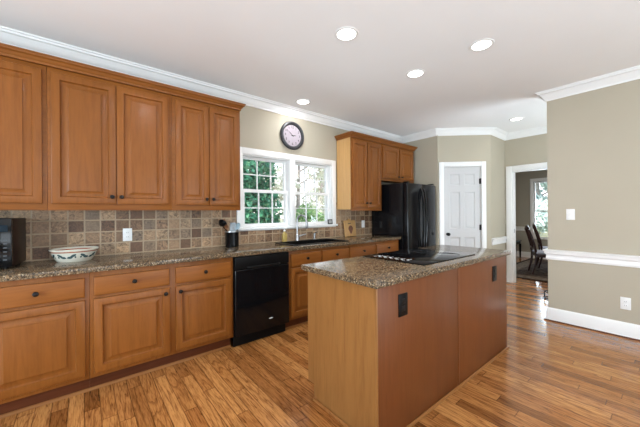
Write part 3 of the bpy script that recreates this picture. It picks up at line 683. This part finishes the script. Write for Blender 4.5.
for i in range(6):
    y = 0.18 - i * 0.055
    q.box(-0.315, -0.29, y - 0.010, y + 0.010, 0.0061, 0.0068).box(-0.27, -0.262, y - 0.006, y + 0.006, 0.0061, 0.0068)
    q.lathe([(0.012, 0.0061), (0.012, 0.0068), (0.009, 0.0068), (0.009, 0.0061)], Matrix.Translation((-0.335, y + 0.02, 0)), n=14, cap=False)
q.build('control_print', M_SILVER, t, 'white touch control markings')

# ------------------------------------------------------------------ things on the counter
ZC = 0.9145
# microwave, turned slightly in the corner
t = thing('microwave', 'black microwave on the counter at the left edge', 'microwave', (-0.375, 2.87, ZC), math.radians(-5), world=False)
MB().box(-0.50, 0.0, 0.012, 0.34, 0.012, 0.345, 0.006).build('case', plain('dark_brown_case', (0.016, 0.007, 0.005), 0.35, spec=0.15), t)
d = MB().box(-0.50, -0.128, -0.018, 0.0115, 0.014, 0.343, 0.006).build('door', M_BLACK, t)
MB().tube([(-0.150, -0.018, 0.06), (-0.150, -0.045, 0.08), (-0.150, -0.045, 0.28), (-0.150, -0.018, 0.30)], 0.008).build('handle', M_BLACKM, d)
cpn = MB().box(-0.126, 0.0, -0.018, 0.0115, 0.014, 0.343, 0.006).build('control_panel', M_BLACK, t)
q = MB()
for r_ in range(6):
    for c_ in range(3): q.box(-0.104 + c_ * 0.032, -0.086 + c_ * 0.032, -0.0192, -0.0182, 0.06 + r_ * 0.027, 0.070 + r_ * 0.027)
q.build('button', plain('key_print', (0.06, 0.065, 0.07), 0.5, spec=0.15), cpn); MB().box(-0.108, -0.018, -0.0192, -0.0182, 0.255, 0.300).build('display', plain('display_glass', (0.012, 0.02, 0.028), 0.1, spec=0.3), cpn)
for a in (-0.46, -0.04):
    for b in (0.04, 0.30): MB().lathe([(0.014, 0), (0.014, 0.0118)], Matrix.Translation((a, b, 0)), n=12).build('foot', M_BLACKM, t)
# bowl
t = thing('serving_bowl', 'cream bowl with rust rim and painted leaves on the left counter', 'bowl', (-0.052, 3.045, ZC), world=False)
MB().lathe([(0, 0.004), (0.098, 0.004), (0.100, 0.0), (0.108, 0.0), (0.112, 0.006), (0.134, 0.040), (0.148, 0.080), (0.155, 0.094), (0.153, 0.098), (0.148, 0.096), (0.140, 0.080), (0.124, 0.040), (0.100, 0.014), (0, 0.012)], n=48).build('bowl_body', M_BOWL, t)
# outlets on the backsplash
def plate(name, label, cat, x, z, mat, w_=0.072, h_=0.118, kind='outlet'):
    t = thing(name, label, cat, (x, W - 0.0125, z))
    p = MB().box(x - w_ / 2, x + w_ / 2, W - 0.0185, W - 0.0125, z - h_ / 2, z + h_ / 2, 0.002).build('plate', mat, t)
    if kind == 'outlet':
        MB().box(x - 0.016, x + 0.016, W - 0.0205, W - 0.0185, z - 0.034, z - 0.006, 0.001).box(x - 0.016, x + 0.016, W - 0.0205, W - 0.0185, z + 0.006, z + 0.034, 0.001).build('socket', M_WHITEP if mat is M_WHITEP else mat, t)
        for zz_ in (z - 0.02, z + 0.02):
            for dx in (-0.006, 0.006): MB().box(x + dx - 0.0012, x + dx + 0.0012, W - 0.0209, W - 0.0205, zz_ - 0.005, zz_ + 0.005).build('slot', M_INK, t)
    else:
        MB().box(x - 0.006, x + 0.006, W - 0.027, W - 0.0185, z - 0.012, z + 0.012, 0.001).build('toggle', mat, t)
plate('wall_outlet', 'white outlet plate on the stone tiles right of the bowl', 'outlet', 0.32, 1.092, M_WHITEP)
plate('light_switch', 'white switch plate on the tiles right of the cutting board', 'switch', 3.567, 1.095, M_WHITEP, kind='switch')
plate('wall_outlet', 'tan outlet plate on the tiles under the right end of the window sill', 'outlet', 2.87, 0.985, M_IVORY, 0.06, 0.09)
# utensil crock
CXk, CYk = 1.281, 3.10
t = thing('utensil_crock', 'glossy black utensil crock on the counter left of the window', 'crock', (CXk, CYk, ZC))
MB().lathe([(0, 0), (0.068, 0), (0.072, 0.004), (0.074, 0.16), (0.078, 0.172), (0.074, 0.174), (0.069, 0.16), (0.067, 0.01), (0, 0.008)], Matrix.Translation((CXk, CYk, ZC)), n=32).build('crock_body', M_BLACK, t)
MB().lathe([(0.0745, 0.1615), (0.079, 0.165), (0.079, 0.173), (0.0745, 0.1755)], Matrix.Translation((CXk, CYk, ZC)), n=32, cap=False).build('rim_band', M_STEEL, t, 'shiny metal rim band')
def utensil(name, label, cat, a, b, mat, head):
    a, b = Vector(a), Vector(b); t = thing(name, label, cat, a, group='utensils in the black crock')
    MB().tube([a, a.lerp(b, 0.5), b], [0.0055, 0.005, 0.006], 8).build('handle', mat, t)
    d = (b - a).normalized(); hx = (rt - d * rt.dot(d)).normalized(); R = Matrix((hx, d.cross(hx), d)).transposed().to_4x4(); Mx = Matrix.Translation(b) @ R
    q = MB()
    if head == 'ladle': q.lathe([(0, -0.012), (0.026, -0.004), (0.040, 0.016), (0.044, 0.034), (0.040, 0.034), (0.030, 0.012), (0, 0.0)], Mx @ Matrix.Translation((0, 0, 0.02)) @ RX(1.1, 4, 'Y'), n=20)
    elif head == 'spatula': q.box(-0.030, 0.030, -0.004, 0.004, -0.01, 0.10, 0.003, mat=Mx)
    elif head == 'spoon': q.sphere((0, 0, 0), 0.04, 0.75, 0.22, 1.1); q.bm.transform(Mx @ Matrix.Translation((0, 0, 0.035)))
    elif head == 'turner':
        for i in range(5): q.box(-0.034 + i * 0.0145, -0.024 + i * 0.0145, -0.002, 0.002, 0.012, 0.078, mat=Mx)
        q.box(-0.034, 0.034, -0.002, 0.002, -0.004, 0.0115, 0.001, mat=Mx).box(-0.034, 0.034, -0.002, 0.002, 0.0785, 0.092, 0.001, mat=Mx)
    q.build('head', mat, t)
utensil('ladle', 'black ladle leaning out of the crock to the left', 'ladle', (CXk + 0.05, CYk, ZC + 0.035), (1.170, 3.085, 1.148), M_BLACKM, 'ladle')
utensil('spatula', 'brown wooden spatula standing at the back of the crock', 'spatula', (CXk + 0.02, CYk + 0.02, ZC + 0.02), (1.222, 3.13, 1.128), M_SPOON, 'spatula')
utensil('spoon', 'smoky blue-grey spoon leaning out of the crock to the right', 'spoon', (CXk - 0.03, CYk + 0.01, ZC + 0.02), (1.335, 3.11, 1.105), M_TEAL, 'spoon')
utensil('turner', 'grey slotted turner upright between the ladle and spoon', 'turner', (CXk, CYk - 0.02, ZC + 0.02), (1.285, 3.085, 1.09), plain('grey_nylon', (0.22, 0.25, 0.27), 0.4), 'turner')
# faucet
FXx, FYy = 2.19, 3.135
t = thing('faucet', 'brushed steel gooseneck faucet behind the black sink', 'faucet', (FXx, FYy, ZC))
MB().lathe([(0, 0), (0.030, 0), (0.030, 0.006), (0.024, 0.012), (0.022, 0.075), (0.017, 0.085), (0, 0.087)], Matrix.Translation((FXx, FYy, ZC))).build('faucet_base', M_STEEL, t)
pts = [(FXx, FYy, ZC + 0.08), (FXx, FYy, ZC + 0.255)] + [(FXx + 0.038 * (1 - math.cos(a)) * 0.9, FYy - 0.09 * (1 - math.cos(a)) * 0.6, ZC + 0.255 + 0.085 * math.sin(a)) for a in np.linspace(0.25, PI - 0.2, 11)]
pts.append((pts[-1][0] + 0.006, pts[-1][1] - 0.006, pts[-1][2] - 0.025))
MB().tube(pts, 0.0125, 12).build('spout', M_STEEL, t)
e_ = Vector(pts[-1]); MB().lathe([(0.013, 0), (0.0165, -0.02), (0.0175, -0.075), (0.014, -0.082), (0, -0.082)], Matrix.Translation(e_), n=16).build('spray_head', M_STEEL, t)
MB().tube([(FXx + 0.02, FYy - 0.005, ZC + 0.062), (FXx + 0.055, FYy - 0.02, ZC + 0.072), (FXx + 0.115, FYy - 0.04, ZC + 0.085)], [0.014, 0.009, 0.007], 10).build('lever', M_STEEL, t)
t = thing('soap_pump', 'steel built-in soap pump on the counter right of the faucet', 'soap pump', (2.476, 3.13, ZC))
MB().lathe([(0, 0), (0.022, 0), (0.022, 0.005), (0.012, 0.012), (0.011, 0.055), (0.016, 0.06), (0.016, 0.085), (0, 0.09)], Matrix.Translation((2.476, 3.13, ZC)), n=18).build('pump_body', M_STEEL, t)
MB().tube([(2.476, 3.13, ZC + 0.083), (2.476, 3.10, ZC + 0.105), (2.478, 3.06, ZC + 0.10)], [0.008, 0.007, 0.005], 8).build('spout', M_STEEL, t)
t = thing('soap_bottle', 'yellow soap bottle with white pump left of the faucet', 'bottle', (1.99, 3.135, ZC))
MB().box(1.959, 2.021, 3.113, 3.157, ZC, ZC + 0.112, 0.012, 4).lathe([(0.016, 0.108), (0.013, 0.132), (0.013, 0.137)], Matrix.Translation((1.99, 3.135, ZC)), n=14).build('bottle_body', M_SOAP, t)
MB().lathe([(0.015, 0.1372), (0.015, 0.153), (0.005, 0.155), (0.005, 0.169), (0.012, 0.171), (0.012, 0.179), (0, 0.18)], Matrix.Translation((1.99, 3.135, ZC)), n=14).tube([(1.99, 3.135, ZC + 0.174), (1.995, 3.10, ZC + 0.174)], 0.005, 8).build('pump', M_WHITEP, t, 'white pump head')
# picture board leaning on the backsplash
t = thing('cutting_board', 'small wooden cutting board with a painted pear leaning on the tiles', 'cutting board', (3.215, 3.15, ZC), world=False)
t.rotation_euler = (-0.12, 0, 0)
brd = MB().box(-0.125, 0.125, 0, 0.016, 0.001, 0.250, 0.006, 3).box(-0.028, 0.028, 0.0004, 0.0156, 0.245, 0.278, 0.006, 3)
bo = brd.build('board', M_BOARD, t)
pear = [(0.052 * math.sin(a) * (1.0 if math.cos(a) < 0 else 0.95 - 0.5 * math.cos(a)), 0.115 - 0.055 * math.cos(PI - a) * (1.0 if math.cos(a) < 0 else 1.35) * -1 ) for a in np.linspace(0, 2 * PI, 28, endpoint=False)]
MB().prism(pear, 0.0008, Matrix.Translation((0.01, -0.0010, 0))).build('pear_motif', plain('pear_paint', (0.13, 0.045, 0.02), 0.5, tex=0.35, scale=30), bo, 'painted brown pear')
MB().prism([(0.0, 0.19), (0.006, 0.19), (0.012, 0.215), (0.004, 0.215)], 0.0008, Matrix.Translation((0.01, -0.0010, 0))).prism([(0.01, 0.20), (-0.035, 0.212), (-0.055, 0.198), (-0.03, 0.192)], 0.0008, Matrix.Translation((0.01, -0.0010, 0))).build('leaf_motif', plain('leaf_paint', (0.07, 0.05, 0.02), 0.5), bo, 'painted pear stem and leaf')
# little frame on the sill
t = thing('small_picture_frame', 'small dark picture frame on the right end of the window sill', 'frame', (2.835, 3.196, WZ0), world=False)
t.rotation_euler = (-0.10, 0, 0.15)
MB().rings(-0.050, 0.050, 0.0, 0.072, [(0, 0.012), (0, 0.002), (0.002, 0), (0.012, 0), (0.014, 0.004)], back=True).build('frame', M_INK, t)
MB().box(-0.036, 0.036, 0.0025, 0.0036, 0.014, 0.058).build('picture', M_GREYPIC, t, 'pale grey print')
# wall clock
CKX, CKZ = 2.175, 2.322
t = thing('wall_clock', 'round black-rimmed wall clock above the window', 'clock', (CKX, W - 0.001, CKZ))
MB().lathe([(0, 0), (0.178, 0), (0.188, 0.008), (0.190, 0.022), (0.182, 0.036), (0.166, 0.042), (0.150, 0.036), (0.142, 0.024), (0.140, 0.016), (0, 0.016)], out_y(CKX, W - 0.001, CKZ), n=64).build('bezel', M_BEZEL, t, 'broad dark clock rim')
MB().lathe([(0, 0.0165), (0.1395, 0.0165), (0.1395, 0.0185), (0, 0.0185)], out_y(CKX, W - 0.001, CKZ), n=64).build('dial', M_DIAL, t, 'pale clock dial')
yd = W - 0.001 - 0.0190
fc = bpy.data.curves.new('numeral_source', 'FONT')
romans = ['12', '1', '2', '3', '4', '5', '6', '7', '8', '9', '10', '11']
for i, s_ in enumerate(romans):
    c = bpy.data.curves.new('numeral', 'FONT'); c.body = s_; c.size = 0.046; c.align_x = 'CENTER'; c.align_y = 'CENTER'; c.extrude = 0.0004
    o = bpy.data.objects.new('numeral', c)
    dg = bpy.context.evaluated_depsgraph_get()
    COL.objects.link(o); dg.update(); me = bpy.data.meshes.new_from_object(o.evaluated_get(dg)); COL.objects.unlink(o); bpy.data.objects.remove(o)
    a = 2 * PI * i / 12
    me.transform(Matrix.Translation((0.112 * math.sin(a), -0.0195, 0.112 * math.cos(a))) @ RX(PI / 2, 4, 'X'))
    me.materials.clear(); me.materials.append(M_INK)
    n_ = bpy.data.objects.new('numeral', me); COL.objects.link(n_); n_.parent = t
def hand(ang, L, wd_, dy):
    q = MB().prism([(-wd_, -0.02), (wd_, -0.02), (wd_ * 1.3, L * 0.5), (0, L), (-wd_ * 1.3, L * 0.5)], 0.001)
    q.bm.transform(Matrix.Translation((CKX, yd - dy, CKZ)) @ RX(ang, 4, 'Y')); return q
hand(math.radians(85), 0.066, 0.004, 0.003).build('hour_hand', M_INK, t)
hand(math.radians(-52), 0.098, 0.003, 0.005).build('minute_hand', M_INK, t)
MB().lathe([(0, 0), (0.008, 0), (0.006, 0.008), (0, 0.009)], out_y(CKX, yd, CKZ), n=16).build('hub', M_INK, t)

# ------------------------------------------------------------------ right wall plates
def plate_x(name, label, cat, y, z, kind, yw=0.075, h_=0.122):
    x = XR - 0.0005
    t = thing(name, label, cat, (x, y, z))
    MB().box(x - 0.006, x, y - yw / 2, y + yw / 2, z - h_ / 2, z + h_ / 2, 0.002).build('plate', M_WHITEP, t)
    if kind == 'switch': MB().box(x - 0.016, x - 0.006, y - 0.005, y + 0.005, z - 0.006, z + 0.018, 0.001).build('toggle', M_WHITEP, t)
    else:
        MB().box(x - 0.008, x - 0.006, y - 0.016, y + 0.016, z - 0.034, z - 0.006, 0.001).box(x - 0.008, x - 0.006, y - 0.016, y + 0.016, z + 0.006, z + 0.034, 0.001).build('socket', M_WHITEP, t)
        for zz_ in (z - 0.02, z + 0.02):
            for dy in (-0.006, 0.006): MB().box(x - 0.0084, x - 0.008, y + dy - 0.0012, y + dy + 0.0012, zz_ - 0.005, zz_ + 0.005).build('slot', M_INK, t)
plate_x('light_switch', 'white light switch plate on the right wall above the chair rail', 'switch', 0.710, 1.244, 'switch')
plate_x('wall_outlet', 'white outlet plate on the right wall near the baseboard', 'outlet', 0.288, 0.342, 'outlet')

# ------------------------------------------------------------------ recessed ceiling lights
def can(x, y, label, watts):
    t = thing('ceiling_light', label, 'ceiling light', (x, y, H), group='recessed ceiling lights')
    MB().lathe([(0.072, -0.001), (0.074, -0.006), (0.092, -0.006), (0.096, -0.001)], Matrix.Translation((x, y, H)), n=32, cap=False).build('trim_ring', M_TRIM, t)
    MB().lathe([(0, -0.0012), (0.072, -0.0012), (0.060, -0.004), (0, -0.005)], Matrix.Translation((x, y, H)), n=32).build('lens', M_LENS, t, 'glowing round lens')
    o = lamp('AREA', 'bulb', (0, 0, -0.012), watts, (0.95, 0.97, 1.0), parent=t, shape='DISK', size=0.13)
    return t
CW = 3.2
can(1.605, 1.606, 'leftmost of the three recessed ceiling lights above the island', CW * 2.4)
can(2.604, 1.627, 'middle one of the three recessed ceiling lights above the island', CW * 2.4)
can(2.596, 0.999, 'rightmost of the three recessed ceiling lights above the island', CW * 2.4)
can(2.150, 2.930, 'recessed ceiling light close to the wall clock and crown moulding', CW * 1.8)
can(5.080, 1.470, 'recessed ceiling light in front of the dining doorway', CW * 0.6)
for x, y, l in ((0.2, -1.6, 'recessed ceiling light behind the viewer on the left'), (2.6, -1.6, 'recessed ceiling light behind the viewer on the right'), (5.1, -1.0, 'recessed ceiling light down the passage behind the right wall')):
    can(x, y, l, CW)
can(0.62, 1.606, 'recessed ceiling light above the left aisle, outside the photo', CW * 2.5)
lamp('AREA', 'dining_fill', (7.9, 0.6, H - 0.15), 34, (1, 0.93, 0.84), shape='DISK', size=0.5)  # added fill with no fixture, to brighten the dining room

# ------------------------------------------------------------------ dining room and passage
q = MB().box(-RUG[0] / 2, RUG[0] / 2, -RUG[1] / 2, RUG[1] / 2, 0.0005, 0.012, 0.003)
rug = tag(q.build('area_rug', M_RUG), 'dark patterned area rug on the dining room floor', 'rug'); rug.location = (6.45 + RUG[0] / 2, 2.42 - RUG[1] / 2, 0)
def chair(x, y, rz, label, zf=0.0125):
    t = thing('dining_chair', label, 'chair', (x, y, zf + 0.001), rz, group='dining chairs', world=False)
    t.scale = (1, 1, 0.955)
    MB().box(-0.235, 0.235, -0.23, 0.20, 0.43, 0.475, 0.018, 4).build('seat', M_SEAT, t, 'grey upholstered chair seat')
    MB().box(-0.23, 0.23, -0.22, 0.195, 0.365, 0.4295, 0.004).build('seat_frame', M_MAHOG, t)
    for s_ in (-1, 1):
        MB().tube([(s_ * 0.205, -0.20, 0.43), (s_ * 0.208, -0.215, 0.30), (s_ * 0.20, -0.20, 0.12), (s_ * 0.205, -0.212, 0.02), (s_ * 0.205, -0.212, 0.0)], [0.027, 0.026, 0.018, 0.021, 0.021], 10).build('leg', M_MAHOG, t)
        MB().tube([(s_ * 0.200, 0.195, 0.44), (s_ * 0.20, 0.205, 0.25), (s_ * 0.205, 0.258, 0.02), (s_ * 0.205, 0.258, 0.0)], [0.024, 0.021, 0.018, 0.018], 10).build('leg', M_MAHOG, t)
        MB().tube([(s_ * 0.200, 0.20, 0.44), (s_ * 0.215, 0.225, 0.62), (s_ * 0.215, 0.275, 0.82), (s_ * 0.175, 0.31, 0.93)], [0.022, 0.018, 0.016, 0.016], 10).build('back_post', M_MAHOG, t)
    MB().tube([(-0.185, 0.308, 0.915), (-0.13, 0.315, 0.965), (-0.05, 0.32, 0.985), (0, 0.322, 1.0), (0.05, 0.32, 0.985), (0.13, 0.315, 0.965), (0.185, 0.308, 0.915)], [0.02, 0.026, 0.028, 0.03, 0.028, 0.026, 0.02], 10).build('crest_rail', M_MAHOG, t)
    MB().box(-0.20, 0.20, 0.205, 0.235, 0.52, 0.56, 0.006).build('back_rail', M_MAHOG, t)
    for i, s_ in enumerate((-0.115, -0.04, 0.04, 0.115)):
        MB().tube([(s_ * 0.55, 0.222, 0.55), (s_ * 1.25, 0.245, 0.70), (s_ * 1.15, 0.285, 0.85), (s_ * 0.75, 0.315, 0.975)], [0.008, 0.010, 0.010, 0.009], 8).build('splat', M_MAHOG, t)
    return t
chair(7.30, 1.61, 0.42, 'dark mahogany dining chair with grey seat, nearer the doorway')
chair(8.15, 1.69, 0.34, 'dark mahogany dining chair behind the nearer one, by the window')
t = thing('dining_table', 'dark mahogany dining table partly hidden by the right wall', 'table', (8.3, 0.85, 0.0125))
MB().box(7.47, 9.2, 0.10, 1.60, 0.735, 0.765, 0.008).build('table_top', M_MAHOG, t)
MB().box(7.62, 9.05, 0.28, 1.42, 0.66, 0.7345).build('apron', M_MAHOG, t)
for x in (7.66, 9.01):
    for y in (0.32, 1.38): MB().lathe([(0.022, 0.0125), (0.024, 0.05), (0.030, 0.35), (0.036, 0.6), (0.036, 0.659)], Matrix.Translation((x, y, 0)), n=14).build('leg', M_MAHOG, t)
t = thing('side_stool', 'small black stool with slate top against the dining room far wall', 'stool', (9.2, 2.80, 0))
MB().box(8.98, 9.42, 2.62, 2.98, 0.455, 0.485, 0.006).build('stool_top', M_TEALTOP, t, 'slate grey stool top')
MB().box(9.0, 9.40, 2.64, 2.96, 0.39, 0.4545).build('apron', M_BLACKM, t)
for x in (9.01, 9.39):
    for y in (2.65, 2.95): MB().tube([(x, y, 0.0), (x, y, 0.2), (x, y, 0.389)], [0.018, 0.026, 0.030], 8).build('leg', M_BLACKM, t)
# low black stand half hidden by the end of the right wall
t = thing('pet_bowl_stand', 'low black metal stand poking out behind the right wall end', 'stand', (5.28, 1.10, 0))
q = MB()
for z in (0.012, 0.105): q.tube([(5.28 + 0.08 * math.cos(a), 1.10 + 0.08 * math.sin(a), z) for a in np.linspace(0, 2 * PI, 28, endpoint=False)], 0.009, 8, closed=True)
q.build('ring', M_BLACKM, t)
for k_ in range(4):
    a = PI / 4 + k_ * PI / 2 + 0.8
    MB().tube([(5.28 + r_ * math.cos(a), 1.10 + r_ * math.sin(a), z) for r_, z in ((0.08, 0.105), (0.09, 0.08), (0.082, 0.04), (0.095, 0.008))], 0.008, 8).build('leg', M_BLACKM, t)

# ------------------------------------------------------------------ outdoors
g = MB().box(-30, 60, 3.9, 70, -0.45, -0.35).box(10.0, 60, -30, 3.9, -0.45, -0.35); struct('ground', g, M_GROUND, 'leaf-strewn ground outside the windows', 'ground')
def leaves(blobs, n, size, flat=0.0):
    """folded leaf blades scattered through ellipsoid clumps"""
    V, F = [], []
    wts = np.array([b[3] * b[4] * b[5] for b in blobs]); wts /= wts.sum()
    for bi in rng.choice(len(blobs), n, p=wts):
        cx, cy, cz, rx, ry, rz = blobs[bi]
        d = rng.normal(size=3); d /= np.linalg.norm(d); r = rng.uniform(0.25, 1.0) ** 0.45
        p = np.array([cx, cy, cz]) + d * r * np.array([rx, ry, rz])
        a = rng.normal(size=3); a /= np.linalg.norm(a); nrm = d * 0.6 + rng.normal(size=3) * 0.6
        b = np.cross(nrm, a); b /= np.linalg.norm(b) + 1e-9; c = np.cross(a, b)
        s = size * rng.uniform(0.6, 1.3); i = len(V)
        V += [tuple(p - a * s), tuple(p + b * s * 0.38 + c * s * 0.12), tuple(p + a * s), tuple(p - b * s * 0.38 + c * s * 0.12)]
        F += [(i, i + 1, i + 2), (i, i + 2, i + 3)]
    return V, F
def plant(name, label, cat, base, blobs, n, size, mat, bark, trunk, group=None):
    t = thing(name, label, cat, base, group=group)
    V, F = leaves(blobs, n, size)
    me = bpy.data.meshes.new('foliage'); me.from_pydata([(v[0] - base[0], v[1] - base[1], v[2] - base[2]) for v in V], [], F); me.materials.append(mat)
    o = bpy.data.objects.new('foliage', me); COL.objects.link(o); o.parent = t
    q = MB()
    for pts, rs in trunk: q.tube(pts, rs, 8)
    q.build('trunk' if cat == 'tree' else 'stem', bark, t)
    return t
GZ = -0.35
plant('holly_tree', 'dense dark green holly filling the left window sash', 'tree', (3.1, 6.9, GZ),
      [(3.0, 6.8, 0.9, 1.0, 0.8, 1.2), (2.7, 6.9, 2.2, 0.9, 0.8, 1.1), (3.4, 7.0, 2.6, 0.72, 0.8, 1.1), (2.9, 7.0, 3.6, 0.7, 0.7, 0.9), (3.55, 6.9, 1.3, 0.6, 0.7, 0.9)], 15000, 0.085, M_LEAF, M_BARK,
      [([(3.1, 6.9, GZ), (3.05, 6.9, 1.5), (2.95, 7.0, 3.8)], [0.09, 0.07, 0.02]), ([(3.07, 6.9, 1.0), (3.5, 6.95, 1.9), (3.6, 7.0, 2.7)], [0.04, 0.03, 0.01])])
plant('garden_shrub', 'light green shrub low behind the right window sash', 'shrub', (5.9, 7.4, GZ),
      [(5.55, 7.3, 0.75, 0.65, 0.5, 0.75), (6.1, 7.4, 0.65, 0.6, 0.5, 0.65), (5.7, 7.6, 1.15, 0.45, 0.4, 0.45)], 2600, 0.075, M_LEAF2, M_BARK,
      [([(5.9, 7.4, GZ), (5.8, 7.4, 0.8), (5.7, 7.5, 1.3)], [0.03, 0.02, 0.01]), ([(5.9, 7.4, GZ), (6.1, 7.4, 0.9)], [0.03, 0.01])])
def bare(x, y, h, label, mat=M_LEAFP, n=2600, size=0.13):
    br = []; bl = []
    rr = random.Random(int(x * 91 + y * 7))
    br.append(([(x, y, GZ), (x + 0.05, y, h * 0.45), (x + 0.15, y, h)], [0.11, 0.08, 0.02]))
    for i in range(7):
        z = h * (0.2 + 0.1 * i); a = rr.uniform(0, 2 * PI); L = rr.uniform(0.8, 1.6)
        p = (x + L * math.cos(a), y + L * math.sin(a) * 0.6, z + L * 0.6)
        br.append(([(x + 0.04, y, z), ((x + p[0]) / 2, (y + p[1]) / 2, z + L * 0.2), p], [0.045, 0.03, 0.008]))
        bl.append((p[0], p[1], p[2], 0.9, 0.7, 0.7))
    bl.append((x, y, h * 0.18, 1.2, 0.8, 0.9))
    plant('pale_tree', label, 'tree', (x, y, GZ), bl, n, size, mat, M_BARKP, br, 'trees beyond the kitchen window')
bare(7.0, 10.0, 5.0, 'pale leafed tree just right of the dark holly')
bare(11.2, 13.5, 5.5, 'pale leafed tree behind the middle of the right sash')
bare(14.6, 16.2, 6.0, 'pale leafed tree at the right side of the right sash')
bare(17.5, 4.2, 6.5, 'tree outside the dining room window, leaves paled for overexposure', M_LEAFT, 9000, 0.2)
